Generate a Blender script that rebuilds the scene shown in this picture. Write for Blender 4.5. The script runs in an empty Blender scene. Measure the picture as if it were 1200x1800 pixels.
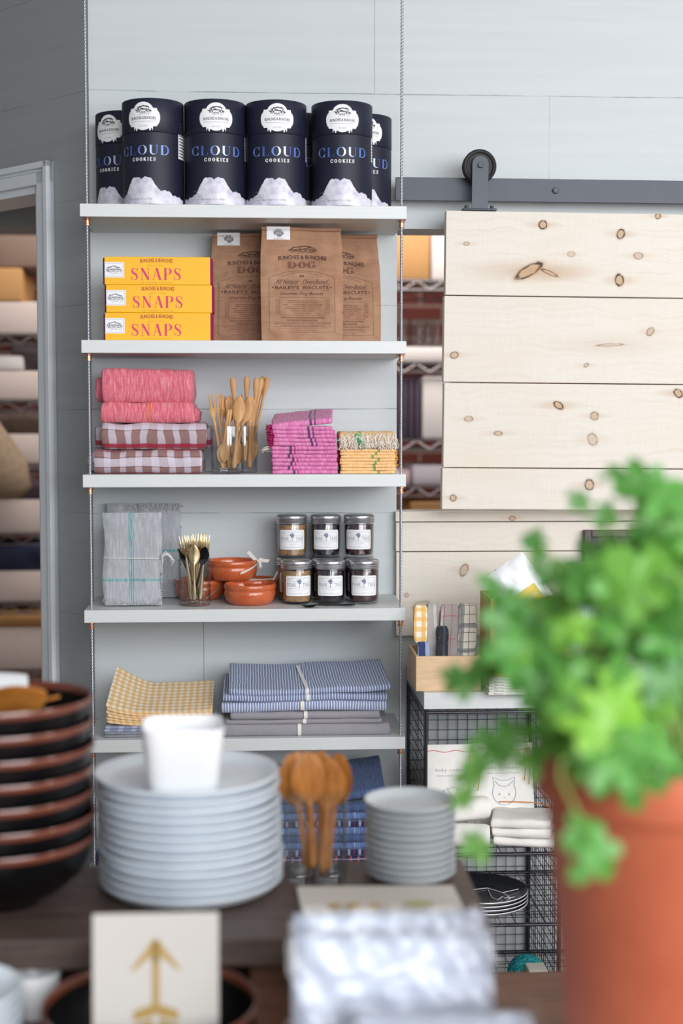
import bpy, bmesh, math, random
from mathutils import Vector, Matrix, Euler, noise
R = math.radians
scene = bpy.context.scene
COL = scene.collection

# ------------------------------------------------------------------ camera
CAM_POS = Vector((0.0, 0.0, 1.55))
FPX = 2500.0
camd = bpy.data.cameras.new('camera')
cam = bpy.data.objects.new('camera', camd)
COL.objects.link(cam)
cam.location = CAM_POS
cam.rotation_euler = (R(90 - 3.5), 0.0, R(-3.2))
camd.sensor_fit = 'VERTICAL'
camd.sensor_height = 36.0
camd.sensor_width = 24.0
camd.lens = 50.0
camd.clip_start = 0.05
camd.dof.use_dof = True
camd.dof.focus_distance = 3.26
camd.dof.aperture_fstop = 1.8
scene.camera = cam
CAM_ROT = cam.rotation_euler.to_matrix()

# ------------------------------------------------------------------ light
world = bpy.data.worlds.new('world')
scene.world = world
world.use_nodes = True
bg = world.node_tree.nodes['Background']
bg.inputs['Color'].default_value = (0.93, 0.95, 1.0, 1)
bg.inputs['Strength'].default_value = 0.32

def area(name, loc, target, sx, sy, power, col=(1, 1, 1)):
    d = bpy.data.lights.new(name, 'AREA')
    d.shape = 'RECTANGLE'
    d.size, d.size_y, d.energy, d.color = sx, sy, power, col
    o = bpy.data.objects.new(name, d)
    COL.objects.link(o)
    o.location = loc
    o.rotation_euler = (Vector(target) - Vector(loc)).to_track_quat('-Z', 'Y').to_euler()
    return o
area('side_window_daylight', (3.1, 0.2, 2.25), (0.2, 3.2, 1.1), 2.0, 1.7, 62, (1.0, 0.98, 0.98))
area('shopfront_daylight', (1.35, -1.6, 2.25), (0.1, 2.6, 0.95), 3.0, 2.0, 185, (0.93, 0.96, 1.0))
area('stockroom_ceiling_lamp', (0.3, 4.9, 2.85), (0.3, 5.3, 0.6), 2.4, 0.7, 44, (1.0, 0.93, 0.86))

scene.view_settings.view_transform = 'Standard'
scene.view_settings.look = 'None'
scene.view_settings.gamma = 1.0
scene.view_settings.use_curve_mapping = False
scene.view_settings.exposure = 0.0
scene.cycles.use_denoising = True
scene.cycles.max_bounces = 10
scene.cycles.transparent_max_bounces = 12
scene.cycles.caustics_refractive = False
scene.cycles.caustics_reflective = False
scene.cycles.sample_clamp_indirect = 6.0

# ------------------------------------------------------------------ where a picture point lies in the place
def ray(px, py):
    return CAM_ROT @ Vector(((px - 600) / FPX, -(py - 900) / FPX, -1.0))
def P(px, py, Y):
    d = ray(px, py)
    return CAM_POS + d * (Y / d.y)
def Pz(px, py, z):
    d = ray(px, py)
    return CAM_POS + d * ((z - CAM_POS.z) / d.z)
def S(Y):
    return Y / FPX

# ------------------------------------------------------------------ helpers: objects
def tag(o, label=None, cat=None, group=None, kind=None):
    if label: o['label'] = label
    if cat: o['category'] = cat
    if group: o['group'] = group
    if kind: o['kind'] = kind
    return o
def thing(name, label, cat, loc=(0, 0, 0), rz=0.0, group=None):
    o = bpy.data.objects.new(name, None)
    o.empty_display_size = 0.02
    COL.objects.link(o)
    o.location = loc
    o.rotation_euler = (0, 0, rz)
    return tag(o, label, cat, group)
KIDS = {}
def copy_tree(o, label=None, loc=None, rz=None, group=None, parent=None):
    c = o.copy()
    COL.objects.link(c)
    if parent is not None:
        c.parent = parent
        KIDS.setdefault(parent.name, []).append(c)
    for ch in list(KIDS.get(o.name, [])):
        copy_tree(ch, parent=c)
    if label: c['label'] = label
    if group: c['group'] = group
    if loc is not None: c.location = loc
    if rz is not None: c.rotation_euler = (0, 0, rz)
    return c
class Repeat:
    """first call uses the original, later calls make copies"""
    def __init__(self, root): self.root, self.used = root, False
    def __call__(self, label, loc, rz=0.0, group=None, rot=None):
        if not self.used:
            self.used = True
            o = self.root
            o['label'] = label
            if group: o['group'] = group
            o.location = loc
            o.rotation_euler = (0, 0, rz)
        else:
            o = copy_tree(self.root, label, loc, rz, group)
        if rot is not None: o.rotation_euler = rot
        return o

class MB:
    def __init__(self):
        self.v, self.f, self.m, self.u = [], [], [], []
    def vert(self, p):
        self.v.append((p[0], p[1], p[2])); return len(self.v) - 1
    def face(self, idx, mat=0, uv=None):
        self.f.append(tuple(idx)); self.m.append(mat)
        self.u.append(uv if uv else [(0.0, 0.0)] * len(idx))
    def poly(self, pts, mat=0):
        self.face([self.vert(p) for p in pts], mat)
    def box(self, lo, hi, mat=0, M=None, b=0.0):
        lo, hi = Vector(lo), Vector(hi)
        c, s = (lo + hi) / 2, hi - lo
        bm = bmesh.new()
        bmesh.ops.create_cube(bm, size=1.0)
        bmesh.ops.scale(bm, vec=s, verts=bm.verts)
        if b > 0:
            bmesh.ops.bevel(bm, geom=bm.edges[:], offset=min(b, min(s) * 0.45), segments=2, affect='EDGES', profile=0.5)
        bmesh.ops.translate(bm, vec=c, verts=bm.verts)
        self.addbm(bm, mat, M)
        return self
    def addbm(self, bm, mat=0, M=None):
        if M is not None: bm.transform(M)
        n = len(self.v)
        bm.verts.index_update()
        for v in bm.verts: self.v.append(tuple(v.co))
        for f in bm.faces: self.face([n + v.index for v in f.verts], mat)
        bm.free()
    def tube(self, pts, r, n=6, mat=0, closed=False, cap=True):
        pts = [Vector(p) for p in pts]
        k = len(pts)
        rr = r if isinstance(r, (list, tuple)) else [r] * k
        rings = []
        side = None
        for i in range(k):
            if closed: t = pts[(i + 1) % k] - pts[i - 1]
            else: t = pts[min(i + 1, k - 1)] - pts[max(i - 1, 0)]
            if t.length < 1e-9: t = Vector((0, 0, 1))
            t.normalize()
            if side is None:
                side = t.orthogonal().normalized()
            side = (side - t * side.dot(t))
            if side.length < 1e-6: side = t.orthogonal()
            side.normalize()
            up = t.cross(side)
            rings.append([self.vert(pts[i] + (side * math.cos(a) + up * math.sin(a)) * rr[i]) for a in (2 * math.pi * j / n for j in range(n))])
        for i in range(k if closed else k - 1):
            A, B = rings[i], rings[(i + 1) % k]
            for j in range(n):
                self.face([A[j], A[(j + 1) % n], B[(j + 1) % n], B[j]], mat)
        if cap and not closed:
            self.face(rings[0][::-1], mat); self.face(rings[-1], mat)
        return self
    def lathe(self, prof, n=48, mat=0, c=(0, 0, 0), mats=None):
        rings = []
        for (r, z) in prof:
            if r < 1e-7: rings.append([self.vert((c[0], c[1], c[2] + z))])
            else: rings.append([self.vert((c[0] + r * math.cos(2 * math.pi * j / n), c[1] + r * math.sin(2 * math.pi * j / n), c[2] + z)) for j in range(n)])
        for i in range(len(prof) - 1):
            A, B = rings[i], rings[i + 1]
            mm = mats[i] if mats else mat
            for j in range(n):
                k = (j + 1) % n
                if len(A) == 1 and len(B) == 1: continue
                if len(A) == 1: self.face([A[0], B[k], B[j]], mm)
                elif len(B) == 1: self.face([A[j], A[k], B[0]], mm)
                else: self.face([A[j], A[k], B[k], B[j]], mm)
        return self
    def grid(self, fn, nu, nv, mat=0, uvfn=None, flip=False):
        ids = [[self.vert(fn(i / nu, j / nv)) for j in range(nv + 1)] for i in range(nu + 1)]
        for i in range(nu):
            for j in range(nv):
                q = [(i, j), (i + 1, j), (i + 1, j + 1), (i, j + 1)]
                if flip: q = q[::-1]
                self.face([ids[a][b] for a, b in q], mat, [uvfn(a / nu, b / nv) for a, b in q] if uvfn else None)
        return self
    def flat(self, shape, fn, mat=0):
        """shape = (2d verts, faces) laid on a surface through fn(x, y)"""
        vs, fs = shape
        n = len(self.v)
        for (x, y) in vs: self.v.append(tuple(fn(x, y)))
        for f in fs: self.face([n + i for i in f], mat)
        return self
    def build(self, name, mats, parent=None, loc=(0, 0, 0), rot=(0, 0, 0), smooth=None):
        me = bpy.data.meshes.new(name)
        me.from_pydata(self.v, [], self.f)
        if not isinstance(mats, (list, tuple)): mats = [mats]
        for m in mats: me.materials.append(m)
        me.polygons.foreach_set('material_index', self.m)
        uvl = me.uv_layers.new(name='UVMap')
        uvl.data.foreach_set('uv', [c for f in self.u for t in f for c in t])
        if smooth is not None:
            me.polygons.foreach_set('use_smooth', [True] * len(self.f))
            if smooth < 180: me.set_sharp_from_angle(angle=R(smooth))
        me.validate()
        me.update()
        o = bpy.data.objects.new(name, me)
        COL.objects.link(o)
        o.location, o.rotation_euler = loc, rot
        if parent is not None:
            o.parent = parent
            KIDS.setdefault(parent.name, []).append(o)
        return o

# ------------------------------------------------------------------ helpers: flat lettering
TXT = {}
def text2d(s, w, h, bold=0.0, shear=0.0, spacing=1.0):
    key = (s, bold, shear, spacing)
    if key not in TXT:
        c = bpy.data.curves.new('lettering', 'FONT')
        c.body, c.offset, c.shear, c.space_character = s, bold, shear, spacing
        c.resolution_u = 2
        o = bpy.data.objects.new('lettering', c)
        COL.objects.link(o)
        dg = bpy.context.evaluated_depsgraph_get()
        me = o.evaluated_get(dg).to_mesh()
        vs = [(v.co.x, v.co.y) for v in me.vertices]
        fs = [tuple(p.vertices) for p in me.polygons if p.normal.z > 0 or True]
        o.evaluated_get(dg).to_mesh_clear()
        bpy.data.objects.remove(o)
        bpy.data.curves.remove(c)
        TXT[key] = (vs, fs)
    vs, fs = TXT[key]
    x0, x1 = min(v[0] for v in vs), max(v[0] for v in vs)
    y0, y1 = min(v[1] for v in vs), max(v[1] for v in vs)
    return [((x - (x0 + x1) / 2) / (x1 - x0) * w, (y - y0) / (y1 - y0) * h) for x, y in vs], fs
def shift(shape, dx, dy, k=1.0):
    return [(x * k + dx, y * k + dy) for x, y in shape[0]], shape[1]
def join(*shapes):
    vs, fs = [], []
    for s in shapes:
        n = len(vs)
        vs += s[0]; fs += [tuple(n + i for i in f) for f in s[1]]
    return vs, fs
def ribbon(pts):
    """stroke through (x, y, width) points"""
    vs, fs = [], []
    for i, (x, y, w) in enumerate(pts):
        a, b = pts[max(i - 1, 0)], pts[min(i + 1, len(pts) - 1)]
        dx, dy = b[0] - a[0], b[1] - a[1]
        l = math.hypot(dx, dy) or 1
        nx, ny = -dy / l, dx / l
        vs += [(x + nx * w / 2, y + ny * w / 2), (x - nx * w / 2, y - ny * w / 2)]
    for i in range(len(pts) - 1):
        fs.append((2 * i, 2 * i + 1, 2 * i + 3, 2 * i + 2))
    return vs, fs
def arc(cx, cy, rx, ry, a0, a1, thick, thin, n=18):
    out = []
    for i in range(n + 1):
        a = R(a0 + (a1 - a0) * i / n)
        out.append((cx + rx * math.cos(a), cy + ry * math.sin(a), thin + (thick - thin) * abs(math.cos(a)) ** 1.6))
    return ribbon(out)
def line2(x0, y0, x1, y1, w):
    return ribbon([(x0, y0, w), (x1, y1, w)])
def serif_word(word, w, h, t=0.15, hl=0.035, gap=0.16, slab=None):
    """roman capitals with thick and thin strokes"""
    s = slab or hl
    x, parts = 0.0, []
    for ch in word:
        g, adv = [], 0.7
        if ch in 'CG':
            g = [arc(.37, .5, .37 - t / 2 + .03, .5 - hl / 2, 48, 312, t, hl, 26), line2(.64, .62, .64, .98, hl * 1.3), line2(.64, .02 if ch == 'C' else .08, .64, .36 if ch == 'C' else .42, hl * 1.3 if ch == 'C' else t)]
            if ch == 'G': g.append(line2(.48, .43, .78, .43, s))
            adv = .72
        elif ch == 'O':
            g = [arc(.4, .5, .4 - t / 2, .5 - hl / 2, 0, 360, t, hl, 36)]; adv = .8
        elif ch == 'D':
            g = [line2(.12, 0, .12, 1, t), line2(0, 1 - s / 2, .36, 1 - s / 2, s), line2(0, s / 2, .36, s / 2, s), arc(.34, .5, .42 - t / 2, .5 - hl / 2, -90, 90, t, hl, 20)]; adv = .78
        elif ch == 'L':
            g = [line2(.13, 0, .13, 1, t), line2(0, 1 - s / 2, .28, 1 - s / 2, s), line2(0, s / 2, .58, s / 2, s), line2(.57, 0, .57, .28, hl * 1.3)]; adv = .62
        elif ch == 'U':
            g = [line2(.13, .3, .13, 1, t), line2(0, 1 - s / 2, .28, 1 - s / 2, s), line2(.64, .3, .64, 1, hl * 1.3), line2(.52, 1 - s / 2, .76, 1 - s / 2, s)]
            g.append(ribbon([(.13 + .255 * (1 - math.cos(a)), .3 - .28 * math.sin(a), t + (hl - t) * min(1, a / 2.0)) for a in (math.pi * i / 16 for i in range(17))])); adv = .76
        elif ch == 'S':
            pts = [(.5, .80), (.44, .92), (.3, .98), (.14, .92), (.09, .77), (.16, .62), (.3, .52), (.44, .41), (.52, .25), (.46, .08), (.3, .02), (.14, .07), (.06, .2)]
            ws = [hl, hl, hl * 1.2, t * .55, t * .8, t, t * 1.05, t, t * .8, t * .55, hl * 1.2, hl, hl]
            g = [ribbon([(a, b, c) for (a, b), c in zip(pts, ws)]), line2(.53, .68, .53, .98, hl * 1.3), line2(.05, .02, .05, .32, hl * 1.3)]; adv = .6
        elif ch == 'N':
            g = [line2(.12, 0, .12, 1, hl * 1.3), line2(.64, 0, .64, 1, hl * 1.3), line2(.12, .97, .64, .03, t), line2(0, s / 2, .24, s / 2, s), line2(0, 1 - s / 2, .16, 1 - s / 2, s), line2(.52, 1 - s / 2, .76, 1 - s / 2, s)]; adv = .76
        elif ch == 'A':
            g = [line2(.1, 0, .36, 1, hl * 1.3), line2(.36, 1, .64, 0, t), line2(.18, .34, .56, .34, hl), line2(0, s / 2, .2, s / 2, s), line2(.52, s / 2, .76, s / 2, s)]; adv = .76
        elif ch == 'P':
            g = [line2(.13, 0, .13, 1, t), line2(0, s / 2, .28, s / 2, s), line2(0, 1 - s / 2, .34, 1 - s / 2, s), line2(.13, .47, .34, .47, hl), arc(.32, .73, .24, .255, -90, 90, t, hl, 14)]; adv = .62
        elif ch == 'K':
            g = [line2(.13, 0, .13, 1, t), line2(0, s / 2, .28, s / 2, s), line2(0, 1 - s / 2, .28, 1 - s / 2, s), line2(.16, .4, .58, .98, hl * 1.6), line2(.3, .58, .62, .02, t), line2(.5, s / 2, .74, s / 2, s), line2(.46, 1 - s / 2, .7, 1 - s / 2, s)]; adv = .72
        elif ch == 'I':
            g = [line2(.14, 0, .14, 1, t), line2(0, s / 2, .28, s / 2, s), line2(0, 1 - s / 2, .28, 1 - s / 2, s)]; adv = .28
        elif ch == 'E':
            g = [line2(.13, 0, .13, 1, t), line2(0, s / 2, .56, s / 2, s), line2(0, 1 - s / 2, .54, 1 - s / 2, s), line2(.13, .52, .4, .52, hl), line2(.55, 0, .55, .26, hl * 1.3), line2(.53, .76, .53, 1, hl * 1.3)]; adv = .6
        parts += [shift(q, x, 0) for q in g]
        x += adv + gap
    tot = x - gap
    vs, fs = join(*parts)
    return [((a - tot / 2) / tot * w, b * h) for a, b in vs], fs
def disc(cx, cy, rx, ry, n=14, seed=None, rough=0.0):
    rnd = random.Random(seed)
    vs = [(cx + rx * math.cos(2 * math.pi * i / n) * (1 + rnd.uniform(-rough, rough)), cy + ry * math.sin(2 * math.pi * i / n) * (1 + rnd.uniform(-rough, rough))) for i in range(n)]
    return vs, [tuple(range(n))]
def rect(x0, y0, x1, y1, nx=1):
    vs, fs = [], []
    for i in range(nx + 1):
        x = x0 + (x1 - x0) * i / nx
        vs += [(x, y0), (x, y1)]
    for i in range(nx): fs.append((2 * i, 2 * i + 2, 2 * i + 3, 2 * i + 1))
    return vs, fs
def round_rect(x0, y0, x1, y1, r, nx=10):
    """columns across so that it can be bent round a jar"""
    xs = sorted(set([x0 + r * (1 - math.cos(math.pi / 2 * i / 4)) for i in range(5)] + [x1 - r * (1 - math.cos(math.pi / 2 * i / 4)) for i in range(5)] + [x0 + (x1 - x0) * i / nx for i in range(nx + 1) if r < (x1 - x0) * i / nx < (x1 - x0) - r]))
    vs, fs = [], []
    for x in xs:
        d = max(0.0, r - (x - x0), r - (x1 - x))
        k = r - math.sqrt(max(0.0, r * r - d * d))
        vs += [(x, y0 + k), (x, y1 - k)]
    for i in range(len(xs) - 1): fs.append((2 * i, 2 * i + 2, 2 * i + 3, 2 * i + 1))
    return vs, fs
def frame2(x0, y0, x1, y1, w):
    return join(line2(x0, y0, x1, y0, w), line2(x0, y1, x1, y1, w), line2(x0, y0, x0, y1, w), line2(x1, y0, x1, y1, w))
def orchard(w, h, seed=3):
    """engraving of leafy trees over a hedge and furrows: many small broken dark blobs"""
    rnd = random.Random(seed)
    out = []
    for k in range(22):
        a = -0.46 + 0.92 * k / 21
        out.append(disc(a * w * .85, h * (.88 - .9 * a * a + rnd.uniform(-.06, .05)), w * rnd.uniform(.03, .05), h * rnd.uniform(.04, .08), 7, seed + k, .35))
    for k in range(26):
        a = -0.5 + k / 25
        out.append(disc(a * w, h * (.56 + rnd.uniform(-.08, .10) - .25 * abs(a)), w * rnd.uniform(.025, .045), h * rnd.uniform(.05, .10), 7, seed + 50 + k, .4))
    for k in range(22):
        a = -0.42 + .9 * k / 21
        out.append(disc(a * w, h * (.30 + rnd.uniform(-.10, .08)), w * rnd.uniform(.02, .035), h * rnd.uniform(.03, .06), 6, seed + 90 + k, .4))
    for k in range(12):
        a = -0.25 + .7 * k / 11
        out.append(disc(a * w, h * (.10 + rnd.uniform(-.08, .08)), w * .025, h * .035, 6, seed + 130 + k, .4))
    return join(*out)

# ------------------------------------------------------------------ helpers: materials
def lin(c):
    if isinstance(c, str):
        c = tuple(int(c[i:i + 2], 16) / 255 for i in (0, 2, 4))
        return tuple(x / 12.92 if x <= 0.04045 else ((x + 0.055) / 1.055) ** 2.4 for x in c)
    return tuple(c[:3])
class G:
    def __init__(self, name):
        self.m = bpy.data.materials.new(name)
        self.m.use_nodes = True
        self.t = self.m.node_tree
        self.N = self.t.nodes
        self.b = self.N['Principled BSDF']
        self.out = self.N['Material Output']
    def n(self, typ, **kw):
        x = self.N.new(typ)
        for k, v in kw.items(): setattr(x, k, v)
        return x
    def put(self, sock, val):
        if val is None: return
        if hasattr(val, 'is_linked') and hasattr(val, 'node'): self.t.links.new(val, sock)
        elif isinstance(val, str): sock.default_value = (*lin(val), 1)
        elif isinstance(val, (tuple, list)) and sock.type == 'RGBA': sock.default_value = (*val[:3], 1)
        else: sock.default_value = val
    def math(self, op, a, b=0.0, c=None, clamp=False):
        x = self.n('ShaderNodeMath', operation=op, use_clamp=clamp)
        self.put(x.inputs[0], a); self.put(x.inputs[1], b)
        if c is not None: self.put(x.inputs[2], c)
        return x.outputs[0]
    def mix(self, f, a, b, mode='MIX'):
        x = self.n('ShaderNodeMix', data_type='RGBA', blend_type=mode)
        self.put(x.inputs[0], f); self.put(x.inputs[6], a); self.put(x.inputs[7], b)
        return x.outputs[2]
    def coord(self, which='Object'):
        return self.n('ShaderNodeTexCoord').outputs[which]
    def sep(self, v):
        x = self.n('ShaderNodeSeparateXYZ'); self.put(x.inputs[0], v); return x.outputs
    def comb(self, a, b, c):
        x = self.n('ShaderNodeCombineXYZ')
        for i, q in enumerate((a, b, c)): self.put(x.inputs[i], q)
        return x.outputs[0]
    def mapv(self, v, scale=(1, 1, 1), loc=(0, 0, 0)):
        x = self.n('ShaderNodeMapping'); self.put(x.inputs[0], v)
        x.inputs[1].default_value = loc; x.inputs[3].default_value = scale
        return x.outputs[0]
    def noise(self, v, scale=5.0, detail=2.0, rough=0.5):
        x = self.n('ShaderNodeTexNoise')
        self.put(x.inputs['Vector'], v)
        x.inputs['Scale'].default_value = scale; x.inputs['Detail'].default_value = detail; x.inputs['Roughness'].default_value = rough
        return x.outputs[0]
    def ramp(self, f, stops):
        x = self.n('ShaderNodeValToRGB'); self.put(x.inputs[0], f)
        e = x.color_ramp.elements
        while len(e) < len(stops): e.new(0.5)
        for q, (p, c) in zip(e, stops):
            q.position = p; q.color = (*lin(c), 1)
        return x.outputs[0]
    def rng(self, v, a, b, c=0.0, d=1.0):
        x = self.n('ShaderNodeMapRange'); self.put(x.inputs[0], v)
        for i, q in enumerate((a, b, c, d)): x.inputs[i + 1].default_value = q
        return x.outputs[0]
    def bump(self, h, strength=0.3, dist=0.002):
        x = self.n('ShaderNodeBump')
        x.inputs['Strength'].default_value = strength; x.inputs['Distance'].default_value = dist
        self.put(x.inputs['Height'], h)
        self.t.links.new(x.outputs[0], self.b.inputs['Normal'])
    def set(self, col=None, rough=None, metal=None, coat=None, spec=None, sheen=None, trans=None, ior=None, alpha=None):
        for k, v in (('Base Color', col), ('Roughness', rough), ('Metallic', metal), ('Coat Weight', coat), ('Specular IOR Level', spec), ('Sheen Weight', sheen), ('Transmission Weight', trans), ('IOR', ior), ('Alpha', alpha)):
            self.put(self.b.inputs[k], v)
        return self.m
def M(name, col, rough=0.5, metal=0.0, var=0.0, vs=8.0, coat=0.0, spec=0.5, bump=0.0, bs=200.0, stretch=(1, 1, 1), sheen=0.0):
    g = G(name)
    c = col
    if var:
        nz = g.noise(g.mapv(g.coord(), stretch), vs, 4.0, 0.6)
        f = g.rng(nz, 0.3, 0.7)
        l = lin(col)
        c = g.mix(f, tuple(x * (1 - var) for x in l), tuple(min(1, x * (1 + var)) for x in l))
    if bump: g.bump(g.noise(g.mapv(g.coord(), stretch), bs, 3.0), bump, 0.001)
    return g.set(c, rough, metal, coat, spec, sheen)
def weave(name, base, bands=(), mode='UV', streak=0.12, fleck=None, rough=0.92, thread=900.0, ustreak=(1, 1)):
    """woven cloth. bands: (axis 'u'/'v', period or 0, offset, width, colour, strength)"""
    g = G(name)
    if mode == 'UV':
        uv = g.coord('UV'); s = g.sep(uv); U, V = s[0], s[1]
    else:
        s = g.sep(g.coord('Object')); U, V = s[0], s[2]
    vec = g.comb(U, V, 0.0)
    wob = g.math('MULTIPLY', g.math('SUBTRACT', g.noise(vec, 60.0, 1.0), 0.5), 0.0025)
    col = base
    for ax, per, off, wid, c, st in bands:
        q = g.math('ADD', U if ax == 'u' else V, wob)
        q = g.math('SUBTRACT', q, off)
        if per:
            q = g.math('FRACT', g.math('DIVIDE', q, per))
            msk = g.math('LESS_THAN', q, wid / per)
        else:
            msk = g.math('LESS_THAN', g.math('ABSOLUTE', q), wid / 2)
        col = g.mix(g.math('MULTIPLY', msk, st), col, c)
    n1 = g.noise(g.mapv(vec, (260 * ustreak[0], 30 * ustreak[1], 1)), 1.0, 3.0, 0.7)
    n2 = g.noise(g.mapv(vec, (40, 320, 1)), 1.0, 2.0, 0.7)
    if fleck:
        col = g.mix(g.rng(n1, 0.45, 0.75, 0.0, 0.7), col, fleck)
    v = g.math('ADD', g.math('MULTIPLY', g.math('SUBTRACT', n1, 0.5), streak * 2.2), g.math('MULTIPLY', g.math('SUBTRACT', n2, 0.5), streak * 1.6))
    v = g.math('ADD', v, 1.0)
    col = g.mix(1.0, col, g.comb(v, v, v), 'MULTIPLY')
    g.bump(g.math('ADD', n1, n2), 0.35, 0.0012)
    return g.set(col, rough, spec=0.15, sheen=0.15)
def glassy(name, tint=(1, 1, 1), edge=.10):
    """thin clear glass: passes light straight through, mirrors at grazing angles"""
    g = G(name)
    lw = g.n('ShaderNodeLayerWeight'); lw.inputs['Blend'].default_value = .5
    fr = g.math('ADD', g.math('MULTIPLY', g.math('POWER', lw.outputs['Facing'], 5.0), .9), .06)
    tr = g.n('ShaderNodeBsdfTransparent')
    g.put(tr.inputs[0], g.mix(g.math('POWER', lw.outputs['Facing'], 3.0), (.97, .98, .98), (.60, .64, .69)))
    gl = g.n('ShaderNodeBsdfGlossy'); gl.inputs['Roughness'].default_value = .02
    mx = g.n('ShaderNodeMixShader')
    g.put(mx.inputs[0], fr)
    g.t.links.new(tr.outputs[0], mx.inputs[1]); g.t.links.new(gl.outputs[0], mx.inputs[2])
    g.t.links.new(mx.outputs[0], g.out.inputs[0])
    return g.m
def wood(name, a, b, scale=1.0, rough=0.5, axis=(1, 1, 12), coat=0.0):
    g = G(name)
    v = g.mapv(g.coord(), axis)
    n = g.noise(v, 6.0 * scale, 5.0, 0.65)
    m = g.noise(g.mapv(g.coord(), (axis[0] * 5, axis[1] * 5, axis[2] * 5)), 8.0 * scale, 3.0, 0.6)
    c = g.ramp(n, [(0.3, a), (0.7, b)])
    c = g.mix(g.rng(m, 0.45, 0.75, 0, 0.35), c, a)
    g.bump(m, 0.15, 0.001)
    return g.set(c, rough, coat=coat)

# ================================================================== the room
YW, YF = 3.47, 3.20                    # back wall face, front edge of the hanging shelves
CEIL = 3.25
XC = P(162, 747, YW).x                 # outer corner of the back wall
def Lp(px, py):
    """point of the slanted wall beside the shelves: (distance along it, height)"""
    d = ray(px, py)
    t = (XC + YW) / (d.x + d.y)
    p = CAM_POS + d * t
    return (p.y - YW) * math.sqrt(2), p.z

seam0 = P(430, 719, YW).z
seam_d = (P(430, 165, YW).z - P(430, 1264, YW).z) / 6
def wall_paint(name, col, joints=()):
    g = G(name)
    s = g.sep(g.coord('Object'))
    wob = g.math('MULTIPLY', g.math('SUBTRACT', g.noise(g.coord('Object'), 3.0, 2.0), 0.5), 0.006)
    z = g.math('ADD', s[2], wob)
    q = g.math('SUBTRACT', g.math('FRACT', g.math('ADD', g.math('DIVIDE', g.math('SUBTRACT', z, seam0), seam_d), 0.5)), 0.5)
    gap = g.math('LESS_THAN', g.math('ABSOLUTE', q), 0.0011 / seam_d)
    for x, zlo, zhi in joints:
        j = g.math('LESS_THAN', g.math('ABSOLUTE', g.math('SUBTRACT', s[0], x)), 0.0009)
        j = g.math('MULTIPLY', j, g.math('GREATER_THAN', s[2], zlo))
        j = g.math('MULTIPLY', j, g.math('LESS_THAN', s[2], zhi))
        gap = g.math('MAXIMUM', gap, j)
    brk = g.rng(g.noise(g.mapv(g.coord('Object'), (9, 9, 2)), 1.0, 4.0, 0.7), 0.4, 0.6, 0.15, 0.75)
    n = g.rng(g.noise(g.mapv(g.coord('Object'), (2, 2, 40)), 1.0, 4.0), 0.3, 0.7, 0.97, 1.03)
    base = g.mix(1.0, col, g.comb(n, n, n), 'MULTIPLY')
    c = g.mix(g.math('MULTIPLY', gap, brk), base, '6F7775')
    g.bump(g.math('SUBTRACT', g.noise(g.mapv(g.coord('Object'), (3, 3, 60)), 4.0, 4.0), g.math('MULTIPLY', gap, 0.6)), 0.12, 0.002)
    return g.set(c, 0.55, spec=0.3)
zs = lambda k: seam0 + seam_d * k
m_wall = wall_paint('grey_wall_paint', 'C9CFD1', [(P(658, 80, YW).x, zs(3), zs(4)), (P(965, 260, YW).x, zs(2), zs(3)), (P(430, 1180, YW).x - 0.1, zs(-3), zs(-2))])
m_wallshade = wall_paint('grey_wall_paint_shaded', '989C9E')  # same wall paint, darkened: the slanted wall's shade is put into the colour
m_trim = M('white_trim_paint', 'DCE1E6', 0.4, var=0.02, vs=20)
m_shelf = M('shelf_paint', 'D6DADA', 0.45, var=0.035, vs=9, stretch=(1, 12, 30), bump=0.12, bs=30)
m_ceil = M('ceiling_paint', 'C9C9C5', 0.8)
m_floor = wood('floor_boards', '6B5644', '9A7F66', 0.6, 0.5, (10, 1, 1))
m_back = M('stockroom_plaster', 'A89E97', 0.85, var=0.08, vs=3)
m_copper = M('copper', 'DCA88C', 0.36, 1.0)
m_steel = M('galvanised_steel_cable', 'B9BCC4', 0.38, 0.9)
m_black = M('black_powder_coat', '3B424F', 0.45, var=0.06, vs=30, bump=0.1, bs=400)
m_blackdull = M('dull_black_rubber', '1B1B1D', 0.6)

b = MB(); b.box((-4.2, -3.0, -0.1), (4.0, 8.0, 0.0)); tag(b.build('floor', m_floor), kind='structure')
b = MB(); b.box((-4.2, -2.6, CEIL), (4.0, 8.0, CEIL + 0.1)); tag(b.build('ceiling', m_ceil), kind='structure')

OPX0 = P(697, 650, YW).x               # pass-through behind the sliding door
OPX1 = OPX0 + 1.15
OPT, OPB = P(740, 394, YW).z, P(740, 900, YW).z
b = MB()
b.box((XC, YW, 0), (OPX0, YW + 0.11, CEIL))
b.box((OPX0, YW, OPT), (OPX1, YW + 0.11, CEIL))
b.box((OPX0, YW, 0), (OPX1, YW + 0.11, OPB))
b.box((OPX1, YW, 0), (3.9, YW + 0.11, CEIL))
tag(b.build('wall_back', m_wall), kind='structure')

q2 = 1 / math.sqrt(2)
ML = Matrix(((-q2, q2, 0, XC), (q2, q2, 0, YW), (0, 0, 1, 0), (0, 0, 0, 1)))
uO, _ = Lp(77, 700)                    # doorway edge beside the casing
_, zT = Lp(73, 326)
u1 = uO + 0.95
b = MB()
b.box((0, 0, 0), (uO, 0.11, CEIL), M=ML)
b.box((uO, 0, zT), (u1, 0.11, CEIL), M=ML)
b.box((u1, 0, 0), (3.2, 0.11, CEIL), M=ML)
tag(b.build('wall_left', m_wallshade), kind='structure')
b = MB(); b.box((-2.45, -2.6, 0), (-2.35, 5.0, CEIL)); tag(b.build('wall_side_light_block', m_wallshade), kind='structure')  # unseen wall, added to block world light from that side
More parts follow.
